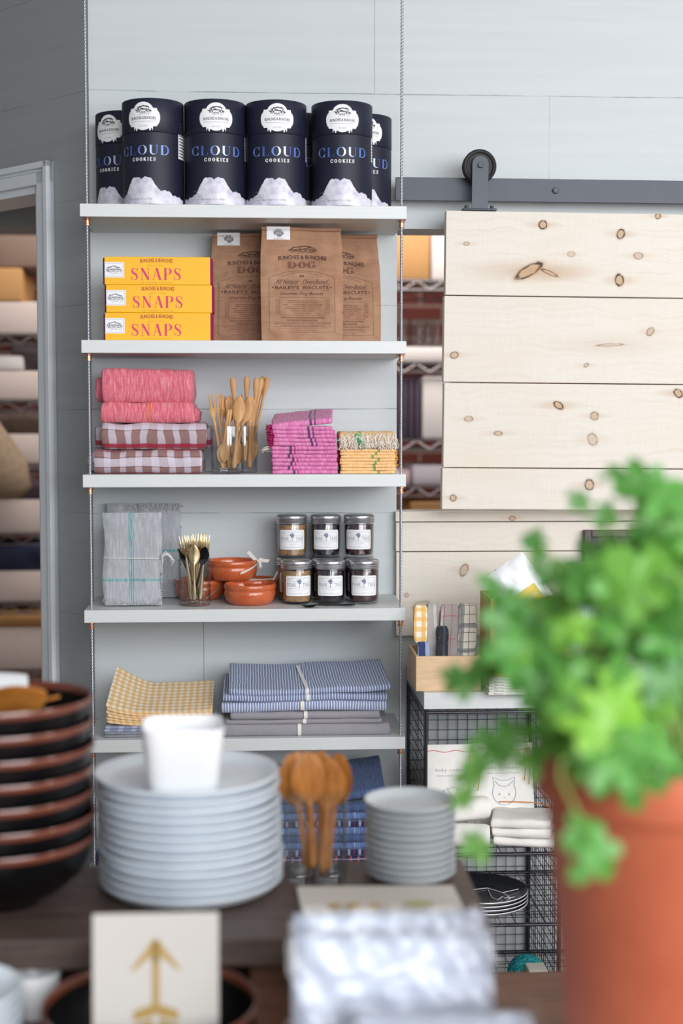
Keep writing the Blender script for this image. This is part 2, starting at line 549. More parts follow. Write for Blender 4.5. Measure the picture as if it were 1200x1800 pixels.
# door casing: three mitred boards with a stepped edge
uOut, _ = Lp(100, 700)
cw = uO - uOut
b = MB()
for (a0, a1, dy) in ((0.0, 1.0, 0.016), (0.0, 0.3, 0.024), (0.36, 0.44, 0.02)):
    x0, x1 = uO - cw * (1 - a0), uO - cw * (1 - a1)
    b.box((x0, -dy, 0), (x1, 0.0, zT + cw * (1 - a0)), M=ML, b=0.002)
    b.box((u1 + cw * (1 - a1), -dy, 0), (u1 + cw * (1 - a0), 0.0, zT + cw * (1 - a0)), M=ML, b=0.002)
    b.box((x0, -dy, zT + cw * (1 - a1)), (u1 + cw * (1 - a0), 0.0, zT + cw * (1 - a0)), M=ML, b=0.002)
b.box((uO - 0.001, -0.004, 0), (uO + 0.018, 0.115, zT), M=ML)
b.box((u1 - 0.018, -0.004, 0), (u1 + 0.001, 0.115, zT), M=ML)
b.box((uO, -0.004, zT - 0.018), (u1, 0.115, zT + 0.001), M=ML)
tag(b.build('door_1', m_trim), kind='structure')
# stock room behind both walls
b = MB(); b.box((-4.2, 6.6, 0), (4.0, 6.7, CEIL))
g = G('stockroom_brick')
br = g.n('ShaderNodeTexBrick')
s = g.sep(g.coord('Object'))
g.put(br.inputs['Vector'], g.comb(s[0], s[2], 0.0))
br.inputs['Scale'].default_value = 1.0
for k, v in (('Brick Width', 0.21), ('Row Height', 0.075), ('Mortar Size', 0.006)): br.inputs[k].default_value = v
br.inputs['Color1'].default_value = (*lin('84423A'), 1); br.inputs['Color2'].default_value = (*lin('6E332E'), 1); br.inputs['Mortar'].default_value = (*lin('A08D84'), 1)
tag(b.build('wall_stockroom', g.set(br.outputs[0], 0.8)), kind='structure')
b = MB(); b.box((-4.2, 5.6, 0), (-4.1, 6.6, CEIL)); b.box((1.7, YW + 0.11, 0), (1.8, 6.6, CEIL)); tag(b.build('wall_stockroom_side', m_back), kind='structure')
# soffit over the stock room, seen under the door head
zs0 = P(60, 405, 4.4).z
b = MB(); b.box((-2.9, 4.3, zs0), (-0.35, 4.5, CEIL)); tag(b.build('ceiling_beam', m_wallshade), kind='structure')

# painted lining of the pass-through
b = MB()
b.box((OPX0 - 0.0, YW - 0.004, OPT - 0.012), (OPX1, YW + 0.115, OPT + 0.002))
tag(b.build('trim_1', m_wall), kind='structure')

# ------------------------------------------------------------------ pine boards
def pine(name, knots, seed=0, seams=(), rough=0.62):
    g = G(name)
    oc = g.coord('Object')
    s = g.sep(oc)
    warp = g.noise(g.mapv(oc, (1.0, 1.0, 1.0), (seed, 0, seed)), 9.0, 2.0)
    wq = g.math('MULTIPLY', g.math('SUBTRACT', warp, 0.5), 0.05)
    zz = g.math('ADD', s[2], wq)
    n = g.noise(g.comb(g.math('MULTIPLY', s[0], 1.2), 0.0, g.math('MULTIPLY', zz, 45.0)), 2.0, 4.0, 0.6)
    saw = g.noise(g.mapv(oc, (90, 1, 7)), 2.0, 3.0, 0.7)
    col = g.ramp(n, [(0.25, 'D9D1C4'), (0.55, 'E1DBD1'), (0.8, 'D4C7B5')])
    col = g.mix(g.rng(saw, 0.4, 0.75, 0.0, 0.35), col, 'E8E4DD')
    big = g.noise(g.mapv(oc, (2.5, 1, 5), (seed, 0, 0)), 1.0, 2.0)
    col = g.mix(g.rng(big, 0.5, 0.8, 0.0, 0.40), col, 'E0CFB8')
    n2 = g.math('MULTIPLY', g.math('SUBTRACT', g.noise(oc, 70.0, 2.0), 0.5), 0.9)
    for (kx, kz, rx, rz, ang, dark) in knots:
        ca, sa = math.cos(ang), math.sin(ang)
        dx, dz = g.math('SUBTRACT', s[0], kx), g.math('SUBTRACT', s[2], kz)
        ex = g.math('DIVIDE', g.math('ADD', g.math('MULTIPLY', dx, ca), g.math('MULTIPLY', dz, sa)), rx)
        ez = g.math('DIVIDE', g.math('SUBTRACT', g.math('MULTIPLY', dz, ca), g.math('MULTIPLY', dx, sa)), rz)
        d = g.math('SQRT', g.math('ADD', g.math('MULTIPLY', ex, ex), g.math('MULTIPLY', ez, ez)))
        hx, hz = g.math('DIVIDE', dx, rx * 6), g.math('DIVIDE', dz, max(rx, rz) * 1.1)
        hd = g.math('SQRT', g.math('ADD', g.math('MULTIPLY', hx, hx), g.math('MULTIPLY', hz, hz)))
        col = g.mix(g.rng(hd, 0.1, 1.0, 0.40 * dark, 0.0), col, 'B58A5F')
        d = g.math('ADD', d, g.math('MULTIPLY', n2, 0.5))
        col = g.mix(g.rng(d, 0.9, 1.7, 0.5 * dark, 0.0), col, 'A8794E')
        col = g.mix(g.rng(d, 0.8, 1.05, 0.5 * dark, 0.0), col, 'CBAE8C')
        ring = g.rng(g.math('ABSOLUTE', g.math('SUBTRACT', d, 1.0)), 0.08, 0.26, 1.0, 0.0)
        brk = g.rng(g.noise(g.comb(g.math('MULTIPLY', ex, 1.1), seed + kx * 40, g.math('MULTIPLY', ez, 1.1)), 1.0, 2.0), 0.30, 0.50, 0.25, 1.0)
        col = g.mix(g.math('MULTIPLY', g.math('MULTIPLY', ring, brk), 0.95 * dark), col, '3B271D')
    g.bump(g.math('ADD', g.math('MULTIPLY', saw, 0.6), n), 0.25, 0.0015)
    return g.set(col, rough, spec=0.25)

# the sliding shutter
YD = 3.345
DX0, DZ1 = P(780, 369, YD).x, P(780, 369, YD).z
DZ0 = P(775, 896, YD).z
DH = DZ1 - DZ0
DWD = 0.85
def dk(px, py, rx, rz, ang=0.0, dark=1.0):
    p = P(px, py, YD)
    return (p.x - DX0, p.z - DZ0, rx, rz, ang, dark)
door = thing('sliding_door', 'knotty pale pine plank shutter hanging on black rollers from the steel rail', 'sliding door', (DX0, YD, DZ0))
door.rotation_euler = (0, R(0.45), 0)
kn = [dk(926, 475, .031, .011, .52, 1), dk(950, 394, .009, .009, 0, 1), dk(1087, 409, .008, .011, -.4, 1), dk(1085, 490, .009, .013, .2, 1), dk(1152, 377, .006, .006), dk(962, 478, .02, .004, -.4, .9),
      dk(796, 624, .009, .007, .3, .7), dk(980, 711, .012, .007, -.6, 1), dk(1043, 729, .009, .009, 0, .7), dk(1190, 688, .011, .008, -.8, 1), dk(1040, 770, .010, .014, .3, .45), dk(822, 736, .009, .006, 0, .55), dk(874, 761, .009, .005, 0, .6),
      dk(1035, 850, .010, .012, .1, .8), dk(796, 875, .007, .007, 0, .8), dk(1140, 580, .007, .010, -.7, .6), dk(1070, 604, .03, .003, .05, .5), dk(1028, 640, .006, .004, .6, .6), dk(816, 428, .006, .004, 0, .6), dk(1000, 445, .008, .006, 0, .4), dk(1118, 447, .010, .007, 0, .5)]
b = MB()
cuts = [P(780, y, YD).z - DZ0 for y in (369, 519, 672, 822, 896)]
for i in range(4):
    lo, hi = cuts[i + 1], cuts[i]
    b.box((-0.002 * (i % 2), 0, lo + 0.0012), (DWD, 0.032, hi - 0.0012), b=0.0015)
b.build('plank_panel', pine('pine_planks', kn, 3.0), door)
b = MB(); b.box((0.02, 0.0325, 0.03), (0.09, 0.05, DH - 0.03)); b.box((0.70, 0.0325, 0.03), (0.77, 0.05, DH - 0.03))
b.build('batten', pine('pine_batten', [], 7.0), door)
def hanger(x):
    h = MB()
    k = S(YD)
    w = 0.019
    # strap with a rounded top
    pts = [(-w, 0.0), (w, 0.0), (w, 0.095)] + [(w * math.cos(a), 0.104 + w * math.sin(a)) for a in (math.pi * i / 12 for i in range(13))] + [(-w, 0.095)]
    f = [h.vert((x + p[0], -0.004, DH + p[1] + 0.003)) for p in pts]
    r = [h.vert((x + p[0], 0.001, DH + p[1] + 0.003)) for p in pts]
    h.face(f); h.face(r[::-1])
    for i in range(len(pts)): h.face([f[i], r[i], r[(i + 1) % len(pts)], f[(i + 1) % len(pts)]])
    h.box((x - 0.04, -0.004, DH), (x + 0.04, 0.03, DH + 0.005), b=0.001)
    for sx in (-0.03, 0.03): h.lathe([(0, 0.008), (0.004, 0.0075), (0.005, 0.004), (0.005, 0)], 12, c=(x + sx, 0.008, DH + 0.005))
    ho = h.build('hanger_strap', m_black, door, smooth=30)
    wv = MB()
    wv.lathe([(0, 0.006), (0.012, 0.006), (0.014, 0.003), (0.030, 0.003), (0.032, 0.000), (0.036, -0.001), (0.0395, 0.002), (0.0395, 0.006), (0.035, 0.009), (0.035, 0.014), (0.0395, 0.018), (0.0395, 0.022), (0, 0.022)], 48)
    wv.build('roller_wheel', m_blackdull, door, (x, 0.006, DH + 0.104), (R(90), 0, 0), 40).rotation_euler = (R(-90), 0, 0)
    bo = MB(); bo.lathe([(0, 0.006), (0.0062, 0.006), (0.0072, 0.005), (0.0072, 0)], 6)
    bo.build('axle_bolt', m_black, door, (x, -0.004, DH + 0.104), (R(90), 0, 0))
hanger(P(839, 300, YD).x - DX0); hanger(DWD - 0.1)

# rail on the wall
rl = P(695, 311, 3.40)
rlow = P(695, 352, 3.40)
rail = thing('steel_rail', 'long flat dark steel bar bolted across the wall over the pine shutter', 'rail', (rl.x, 3.40, rlow.z))
rail.rotation_euler = (0, R(0.2), 0)
rh = rl.z - rlow.z
b = MB(); b.box((0, 0, 0), (1.75, 0.007, rh), b=0.001); b.build('bar', m_black, rail)
for px in (976, 1420):
    x = P(px, 335, 3.40).x - rl.x
    b = MB(); b.lathe([(0, 0.007), (0.0065, 0.007), (0.008, 0.006), (0.008, 0)], 6); b.build('bolt', m_black, rail, (x, 0.0, rh * .5), (R(90), 0, 0))
    b = MB(); b.lathe([(0.009, 0), (0.009, 0.063)], 16); b.build('spacer', m_black, rail, (x, YW - 3.40, rh * .5), (R(90), 0, 0), 60)

# boards fixed under the pass-through
cx0 = P(695, 950, YW - 0.024).x
cz = [P(900, y, YW - 0.024).z for y in (898, 917, 969, 1117)]
b = MB()
for i in range(3):
    b.box((cx0 + 0.001 * i, YW - 0.024, cz[i + 1] + 0.0012), (1.55, YW - 0.0005, cz[i] - 0.0012), b=0.0012)
def wk(px, py, rx, rz, ang=0.0, dark=1.0):
    p = P(px, py, YW - 0.024); return (p.x, p.z, rx, rz, ang, dark)
tag(b.build('wall_cladding', pine('pine_cladding', [wk(815, 1002, .009, .014, -.4, .6), wk(900, 911, .007, .005, 0, .7), wk(982, 1005, .011, .012, .5, .9), wk(714, 1046, .005, .005, 0, .5), wk(740, 1065, .02, .01, .3, .3)], 11.0)), kind='structure')

# ================================================================== hanging shelf unit
TOPS = [P(428, y, YF).z for y in (360, 598.5, 834, 1071, 1298.5, 1527)]
SX0, SX1 = P(142.5, 600, YF).x, P(714, 600, YF).x
TH = 0.0285
unit = thing('hanging_shelf', 'grey six-board shelf hung on two steel cables against the planked wall', 'shelf', ((SX0 + SX1) / 2, YF, 0))
hw = (SX1 - SX0) / 2
YC = 0.024
cabx = (P(157, 747, YF + YC).x - unit.location.x, P(704.5, 747, YF + YC).x - unit.location.x)
for i, z in enumerate(TOPS):
    b = MB(); b.box((-hw, 0, z - TH), (hw, YW - YF - 0.0005, z), b=0.0012)
    bo = b.build('shelf_board', m_shelf, unit)
    for cx in cabx:
        b = MB()
        b.lathe([(0, 0), (0.0072, 0), (0.0078, -0.004), (0.0055, -0.005), (0.0055, -0.012), (0.0068, -0.013), (0.0068, -0.016), (0, -0.016)], 20, c=(cx, YC, z - TH))
        b.build('ferrule', m_copper, bo, smooth=35)
for cx in cabx:
    b = MB()
    z0, z1 = TOPS[-1] - 0.06, CEIL
    n = int((z1 - z0) / 0.0032)
    for k in range(3):
        pts = []
        for i in range(n + 1):
            z = z0 + (z1 - z0) * i / n
            a = 2 * math.pi * (z / 0.022 + k / 3)
            pts.append((cx + 0.0017 * math.cos(a), YC + 0.0017 * math.sin(a), z))
        b.tube(pts, 0.00175, 5)
    b.build('cable', m_steel, unit, smooth=180)

# ================================================================== top shelf: cookie canisters
def columns(x0, x1, n, lo, hi):
    vs, fs = [], []
    for i in range(n + 1):
        x = x0 + (x1 - x0) * i / n
        vs += [(x, lo(x)), (x, hi(x))]
    for i in range(n): fs.append((2 * i, 2 * i + 2, 2 * i + 3, 2 * i + 1))
    return vs, fs
m_can = M('midnight_blue_paper', '1C1F31', 0.5, var=0.05, vs=60, spec=0.35)
m_canlid = M('midnight_blue_lid_paper', '1D2033', 0.48, var=0.05, vs=60, spec=0.35)
m_white = M('white_paper', 'F0F0F2', 0.6)
m_ink = M('dark_ink', '2E3236', 0.6)
m_greyink = M('grey_ink', '8E9096', 0.6)
g = G('blue_foil')
s = g.sep(g.coord('Object'))
tt = g.noise(g.mapv(g.coord('Object'), (55, 55, 8)), 1.0, 1.0)
m_foil = g.set(g.ramp(tt, [(0.35, '4A63BE'), (0.5, '6F8DDC'), (0.65, 'BFD0EE')]), 0.35, metal=0.25)
g = G('cloud_photo')
oc = g.coord('Object')
n1 = g.noise(oc, 42.0, 4.0, 0.55)
m_cloud = g.set(g.ramp(n1, [(0.30, 'AFACC4'), (0.46, 'CFCDDC'), (0.62, 'E6E6EE')]), 0.55)

def plaque_top(x, k):
    x = x / k
    a = abs(x)
    if a > .5: return 0
    y = .26 if a < .41 else .2 * math.sqrt(max(0, 1 - ((a - .38) / .12) ** 2))
    if a < .30: y = max(y, .2 + .24 * math.sqrt(max(0, 1 - (a / .30) ** 2)))
    return y * k
def plaque_bot(x, k):
    x = x / k
    a = abs(x)
    y = .27 if a < .41 else .24 * math.sqrt(max(0, 1 - ((a - .38) / .12) ** 2))
    if a < .2: y = max(y, .25 + .13 * math.sqrt(max(0, 1 - (a / .2) ** 2)))
    if .16 < a < .29: y = max(y, .36 + .05 * math.sin(a * 70))
    return -y * k
def plaque(k): return columns(-.498 * k, .498 * k, 64, lambda x: plaque_bot(x, k), lambda x: plaque_top(x, k))
CAN_R, CAN_H = 0.0686, 0.2315
def make_can():
    t = thing('cookie_canister', 'x', 'canister', group='cookie canisters on the top shelf')
    r, H, zs_ = CAN_R, CAN_H, 0.158
    b = MB(); b.lathe([(0, 0), (r - .001, 0), (r, .001), (r, zs_ - .0008), (r - .001, zs_), (0, zs_)], 72); b.build('body', m_can, t, smooth=40)
    b = MB(); b.lathe([(0, zs_ + .0004), (r + .0001, zs_ + .0004), (r + .0006, zs_ + .001), (r + .0006, H - .0012), (r - .0002, H), (r - .002, H), (r - .003, H - .003), (0, H - .003)], 72); b.build('lid', m_canlid, t, smooth=40)
    def wrap(off, zc, a0=0.0):
        rr = r + off
        return lambda x, y: (rr * math.sin(x / r + a0), -rr * math.cos(x / r + a0), zc + y)
    b = MB(); k = .075
    b.flat(plaque(k), wrap(.0010, .190), 0)
    b.flat(shift(orchard(.034, .021), 0, .0055), wrap(.0013, .190), 1)
    tx = text2d('BUNCHES & BUNCHES', .056, .0062, .012)
    tx = ([(x, y - 1.6 * x * x) for x, y in tx[0]], tx[1])
    b.flat(shift(tx, 0, -.0045), wrap(.0013, .190), 1)
    b.flat(rect(-.027, -.0098, .027, -.0091, 12), wrap(.0013, .190), 2)
    b.flat(shift(text2d('FINE COOKIES', .018, .0024), 0, -.0205), wrap(.0013, .190), 2)
    b.build('emblem_label', [m_white, m_ink, m_greyink], t)
    b = MB(); b.flat(shift(serif_word('CLOUD', .1175, .0205, .17, .03, .2), 0, .1085), wrap(.0006, 0), 0)
    b.flat(shift(serif_word('COOKIES', .0535, .0078, .22, .10, .40), 0, .0945), wrap(.0006, 0), 1)
    b.build('lettering', [m_foil, m_white], t)
    def ch(x):
        q = x / .105
        base = .018 + .042 * math.exp(-((q + .06) / .36) ** 4) + .012 * math.exp(-((q - .5) / .2) ** 2)
        bump = .0045 * abs(math.sin(q * 9.0 + .5)) + .0025 * abs(math.sin(q * 23 + 1)) + .001 * abs(math.sin(q * 51))
        return base + bump - .006
    b = MB(); b.flat(columns(-.108, .108, 150, lambda x: .0006, ch), wrap(.0004, 0), 0)
    b.flat(shift(text2d('Net Weight 12 oz (340g)', .054, .0055, 0, .25), -.008, .0085), wrap(.0007, 0), 1)
    for i, w_ in enumerate((.014, .012, .015, .011)):
        b.flat(shift(text2d(('NATURAL', 'HANDMADE', 'GLUTEN', 'FREE')[i], w_, .0022), -.046, .029 - i * .006), wrap(.0007, 0), 1)
    b.build('cloud_print', [m_cloud, m_greyink], t)
    b = MB(); b.flat(rect(-.024, .105, .024, .19, 24), wrap(.0004, 0, R(92)), 0)
    for i in range(12): b.flat(rect(-.021, .11 + i * .0065, .021 - .004 * (i % 3), .1122 + i * .0065, 20), wrap(.0007, 0, R(92)), 1)
    b.build('facts_panel', [m_white, m_ink], t)
    return t
can = Repeat(make_can())
Z1 = TOPS[0] + .0004
fr, bk = YF + .0025 + CAN_R, YW - .0012 - CAN_R
for px, Y, rot, lab in (
        (268.3, fr, -14, 'front-row dark blue cookie canister closest to the slanted side wall'),
        (377.6, fr, 4, 'second front-row cookie canister along from the slanted side wall'),
        (485.2, fr, 2, 'third front-row cookie canister along from the slanted side wall'),
        (601.5, fr, -2, 'front-row cookie canister at the steel rail end of the top shelf'),
        (219.5, bk, -30, 'back-row canister half hidden in the wall corner on the top shelf'),
        (529, bk, -26, 'back-row canister showing only as a sliver in the gap between front canisters'),
        (637.5, bk, 6, 'back-row canister peeking out beside the steel cable and rail end')):
    x = P(px, 300, Y - CAN_R * .3).x
    can(lab, (x, Y, Z1), R(rot))

# ================================================================== second shelf: yellow boxes
Z2 = TOPS[1] + .0004
m_yel = M('yellow_card', 'F6B80F', 0.5, var=0.03, vs=30)
m_mag = M('magenta_card', 'A21E5E', 0.5)
m_red = M('brick_red_ink', 'B5482B', 0.6)
m_pink = M('magenta_ink', 'D9356F', 0.6)
m_ochre = M('ochre_ink', 'C08E1A', 0.6)
m_blueink = M('blue_ink', '8FA3C8', 0.6)
def make_box():
    w, d, h = .2345, .085, .0617
    t = thing('biscuit_box', 'x', 'box', group='yellow biscuit boxes in a stack')
    b = MB(); b.box((-w / 2, 0, 0), (w / 2, d, h), b=.0012)
    # sleeve open at the ends: tuck flaps
    b.build('sleeve', m_yel, t)
    for s_ in (-1, 1):
        b = MB()
        x = s_ * (w / 2)
        vs = [(x, .003, .002), (x, d - .003, .002), (x, d - .003, h - .002), (x, .003, h - .002)]
        o_ = [(x + s_ * .0045, p[1] + (.01 if p[1] < d / 2 else -.01), p[2]) for p in vs]
        for i in range(4): b.poly([vs[i], vs[(i + 1) % 4], o_[(i + 1) % 4], o_[i]])
        b.poly(o_)
        b.build('end_flap', m_mag, t)
    F = lambda x, y: (x, -.0004, y)
    F2 = lambda x, y: (x, -.0007, y)
    b = MB()
    b.flat(rect(-.117, .0155, -.0735, .0495), F, 0)
    b.flat(frame2(-.1165, .018, -.076, .047, .0007), F2, 1)
    b.flat(shift(orchard(.034, .02, 5), -.0965, .0225), F2, 2)
    b.build('emblem_label', [m_white, m_blueink, m_greyink], t)
    b = MB()
    tx = text2d('BUNCHES & BUNCHES', .072, .0085, .02)
    tx = ([(x, y - 1.2 * x * x) for x, y in tx[0]], tx[1])
    b.flat(shift(tx, -.002, .0498), F, 0)
    b.flat(shift(serif_word('SNAPS', .1115, .0265, .17, .028, .18), -.003, .0105), F, 1)
    b.flat(shift(text2d('OR GINGER COOKIES', .07, .0026, 0, 0, 1.4), -.003, .003), F, 2)
    for s_ in (-1, 1):
        b.flat(ribbon([(s_ * (.006 + .014 * i / 6) - .003, .0425 + .0012 * math.sin(i), .0006) for i in range(7)]), F, 2)
    b.build('lettering', [m_red, m_pink, m_ochre], t)
    return t
box = Repeat(make_box())
hb = .0619
for k, (px, lab) in enumerate(((277, 'bottom yellow biscuit box of the stack beside the paper bags'), (279.5, 'middle yellow biscuit box of the stack, between two others'), (277, 'top yellow biscuit box of the stack beside the paper bags'))):
    box(lab, (P(px, 540, YF + .018).x, YF + .018, Z2 + k * hb), R((-.3, .3, .1)[k]))

# ------------------------------------------------------------------ kraft paper bags
g = G('kraft_paper')
oc = g.coord('Object')
n1 = g.noise(oc, 22.0, 4.0, 0.6); n2 = g.noise(g.mapv(oc, (3, 3, 120)), 3.0, 2.0)
c = g.mix(g.rng(n1, .3, .7), '9A7259', 'B38D72')
c = g.mix(g.rng(n2, .4, .7, 0, .25), c, '90664A')
g.bump(n1, .4, .006)
m_kraft = g.set(c, .75, spec=.25)
m_kink = M('brown_ink', '55352A', 0.7)
m_kink2 = M('faded_brown_ink', '7A5142', 0.7)
def make_bag(seed):
    W, D, H = .182, .088, .262
    nz_ = lambda x, z, k=0: noise.noise(Vector((x * 16 + seed, z * 13, seed * 1.7 + k)))
    def half(z):                       # half width at height
        q = z / H
        return W / 2 * (1 + .03 * math.sin(q * 2.6) - .03 * max(0, q - .75) / .25)
    def depth(z):
        q = min(1, z / (H - .012))
        return D * (1 - q ** 1.7) * .98 + .006
    def fy(x, z):                      # front sheet
        q = z / H
        yy = D / 2 - .5 * depth(z) - D / 2 + .014 * (q ** 2) * 1.2
        edge = 1 - abs(x / half(z)) ** 6
        crease = .0075 * max(0, 1 - abs(q - .70 - .15 * x / W) / .07)
        crease += .005 * max(0, 1 - abs(q - .30 + .1 * x / W) / .03)
        return yy - D * 0 - .004 * edge * math.sin(math.pi * min(1, q)) + .0055 * nz_(x, z) * (.3 + edge) + .002 * noise.noise(Vector((x * 45 + seed, z * 38, seed))) + crease * (.4 + .6 * abs(x) / W * 2)
    def by(x, z):
        return fy(x, z) + depth(z)
    t = thing('paper_bag', 'x', 'bag', group='brown paper biscuit bags')
    b = MB()
    Fr = lambda u, v: ((u - .5) * 2 * half(v * H), fy((u - .5) * 2 * half(v * H), v * H), v * H)
    b.grid(Fr, 28, 40)
    b.grid(lambda u, v: ((u - .5) * 2 * half(v * H), by((u - .5) * 2 * half(v * H), v * H), v * H), 12, 20, flip=True)
    for s_ in (-1, 1):                 # gussets folded inwards towards the top
        def side(u, v, s_=s_):
            z = v * H; x = s_ * half(z)
            tuck = .010 * (1 - abs(2 * u - 1)) * min(1, (z / H) * 1.6) - .004 * math.sin(math.pi * u) * (1 - z / H)
            return (x - s_ * tuck * 1.0 + (-.003 * s_ * (1 - u) * 0), fy(x, z) + depth(z) * u, z)
        b.grid(side, 8, 30)
    b.poly([(-half(0), fy(-half(0), 0), .0002), (half(0), fy(half(0), 0), .0002), (half(0), by(half(0), 0), .0002), (-half(0), by(-half(0), 0), .0002)])
    b.build('bag_body', m_kraft, t, smooth=50)
    zt = H - .004
    b = MB()                           # rolled down top
    yt = fy(0, H) + .003
    pr = [(yt + .0075 * math.cos(a) - .001, zt + .0045 * math.sin(a) + .001) for a in (2 * math.pi * i / 14 for i in range(14))]
    hw_ = half(H) + .0012
    b.grid(lambda u, v: ((u - .5) * 2 * hw_, pr[int(round(v * 14)) % 14][0] + .001 * nz_(u, 1), pr[int(round(v * 14)) % 14][1] + .0012 * math.sin(u * 5 + seed)), 14, 14)
    for s_ in (0, 13): pass
    b.build('rolled_top', m_kraft, t, smooth=60)
    pf = lambda x, y: (x, fy(x, y) - .0010, y)
    k = W / 140.0                      # metres per picture pixel on the front bag
    X = lambda px: (px - 529) * k
    Zp = lambda py: (597 - py) * k
    b = MB()
    b.flat(shift(orchard(.062, .020, 8), X(531), Zp(443)), pf, 0)
    tx = text2d('BUNCHES & BUNCHES', .110, .0095, .022)
    tx = ([(x, y - 1.0 * x * x) for x, y in tx[0]], tx[1])
    b.flat(shift(tx, X(530), Zp(452.5)), pf, 0)
    b.flat(shift(text2d('NATURAL FOOD FOR HAPPY DOGS EVERY DAY', .085, .0016), X(530), Zp(456)), pf, 1)
    b.flat(shift(serif_word('DOG', .060, .0150, .3, .07, .08, .14), X(529), Zp(468.5)), pf, 1)
    fx0, fx1 = X(472), X(586)
    b.flat(join(line2(fx0, Zp(581), fx1, Zp(581), .0007), ribbon([(fx0, Zp(581 - (581 - 486) * i / 12), .0007) for i in range(13)]), ribbon([(fx1, Zp(581 - (581 - 486) * i / 12), .0007) for i in range(13)])), pf, 1)
    b.flat(ribbon([(fx0 + (fx1 - fx0) * i / 30, Zp(486) + .0165 * (1 - ((i - 15) / 15) ** 2), .0007) for i in range(31)]), pf, 1)
    tx = text2d('BAKED WITH LOVE BY PEOPLE WHO CARE IN SMALL BATCHES', .092, .0017)
    tx = ([(x, y - 4.6 * x * x) for x, y in tx[0]], tx[1])
    b.flat(shift(tx, X(529), Zp(477)), pf, 1)
    b.flat(join(shift(disc(-.0028, 0, .002, .0022, 8), X(529), Zp(483)), shift(disc(.0028, 0, .002, .0022, 8), X(529), Zp(483)), line2(X(527), Zp(483), X(531), Zp(483), .0012)), pf, 0)
    b.flat(shift(text2d('All Natural \u00b7 Oven-Baked', .121, .0098, -.002, .55), X(529), Zp(496.5)), pf, 0)
    b.flat(ribbon([(fx0 + .010 + (fx1 - fx0 - .02) * i / 12, Zp(498), .0006) for i in range(13)]), pf, 1)
    b.flat(shift(text2d("BAILEY'S  BISCUITS", .121, .0072, .012), X(529), Zp(506)), pf, 0)
    for s_ in (-1, 1):
        b.flat(shift(([(.0026 * math.cos(math.pi / 2 + i * math.pi / 5) * (1 if i % 2 == 0 else .42), .0026 * math.sin(math.pi / 2 + i * math.pi / 5) * (1 if i % 2 == 0 else .42)) for i in range(10)], [tuple(range(10))]), X(529) + s_ * .0655, Zp(503)), pf, 0)
    b.flat(ribbon([(fx0 + .010 + (fx1 - fx0 - .02) * i / 12, Zp(508), .0006) for i in range(13)]), pf, 1)
    b.flat(shift(text2d('Gourmet Dog Biscuits', .098, .0098, -.002, .55), X(529), Zp(518.5)), pf, 0)
    def fr(x0, y0, x1, y1):
        return join(*[ribbon([(x0 + (x1 - x0) * i / 8, y, .0006) for i in range(9)]) for y in (y0, y1)], *[ribbon([(x, y0 + (y1 - y0) * i / 5, .0006) for i in range(6)]) for x in (x0, x1)])
    b.flat(fr(X(490), Zp(551.5), X(570), Zp(521)), pf, 1)
    rows = [("INGREDIENTS WE'RE PROUD OF:", 526.5, .068), ('WHOLE WHEAT FLOUR, ORGANIC', 530, .072), ('SWEET CHICKEN BROTH, ALL-PURPOSE', 533.5, .088), ('FLOUR, WHEAT GERM, CORN MEAL,', 537, .078), ('POWDERED DRY MILK, WATER, EGG', 540.5, .078), ('BUTTER, HONEY, YEAST', 544, .052), ('& LOTS OF LOVE.', 548, .040)]
    for s_, py, w_ in rows: b.flat(shift(text2d(s_, w_, .0022, .015), X(530), Zp(py + 1)), pf, 1)
    b.flat(shift(text2d('WARNING: MAY CAUSE EXCESSIVE TAIL WAGGING,', .098, .0036, .02), X(530), Zp(557.5)), pf, 1)
    b.flat(shift(text2d('BEGGING AND POSSIBLE DROOLING.', .070, .0036, .02), X(530), Zp(562)), pf, 1)
    for y in (564, 572): b.flat(ribbon([(X(481) + (X(580) - X(481)) * i / 12, Zp(y), .0006) for i in range(13)]), pf, 1)
    b.flat(shift(text2d("BAILEY'S DOG BISCUITS ARE A SPECIAL TREAT INTENDED FOR", .126, .0022, .015), X(530), Zp(567.6)), pf, 1)
    b.flat(shift(text2d('INTERMITTENT OR SUPPLEMENTAL FEEDING ONLY.', .102, .0020, .01), X(530), Zp(571)), pf, 1)
    b.flat(shift(text2d('NATURALLY MADE IN SMALL BATCHES IN PORTLAND, OREGON', .112, .0017), X(530), Zp(575.4)), pf, 1)
    b.flat(shift(text2d('NET WEIGHT 1.5 LBS (680G)', .062, .0018), X(530), Zp(578.6)), pf, 1)
    for px, sg in ((485, 1), (575, -1)):
        for j in range(2):
            q = text2d('HANDMADE WITH CARE', .034, .0018)
            q = ([(-y * sg, x * sg) for x, y in q[0]], q[1])
            b.flat(shift(q, X(px) + j * .0035 * sg, Zp(536.5)), pf, 1)
    b.build('lettering', [m_kink, m_kink2], t)
    b = MB()                           # white sticker over the fold
    x0, x1 = X(468), X(509)
    b.grid(lambda u, v: (x0 + (x1 - x0) * u, (fy(x0 + (x1 - x0) * u, min(v * .030 + H - .0285, H - .002)) - .0012 if v < .72 else yt - .0098), H - .0285 + v * .030), 4, 6, 0)
    st = lambda x, y: (x, min(fy(x, y), yt - .004) - .0068 if y > H - .011 else fy(x, y) - .0018, y)
    cxp, czp = (x0 + x1) / 2 + .001, H - .0145
    for dx, dz, rx, ry in ((-.008, .0015, .0034, .0042), (-.0035, .0065, .003, .0042), (.003, .0065, .003, .0042), (.0085, .0012, .003, .0042), (.001, -.003, .0062, .0048)):
        b.flat(disc(cxp + dx, czp + dz, rx, ry, 10, 4, .15), st, 1)
    b.flat(shift(text2d('ALL NATURAL', .022, .0022), cxp, czp - .0125), st, 1)
    b.build('sticker', [m_white, m_greyink], t)
    return t
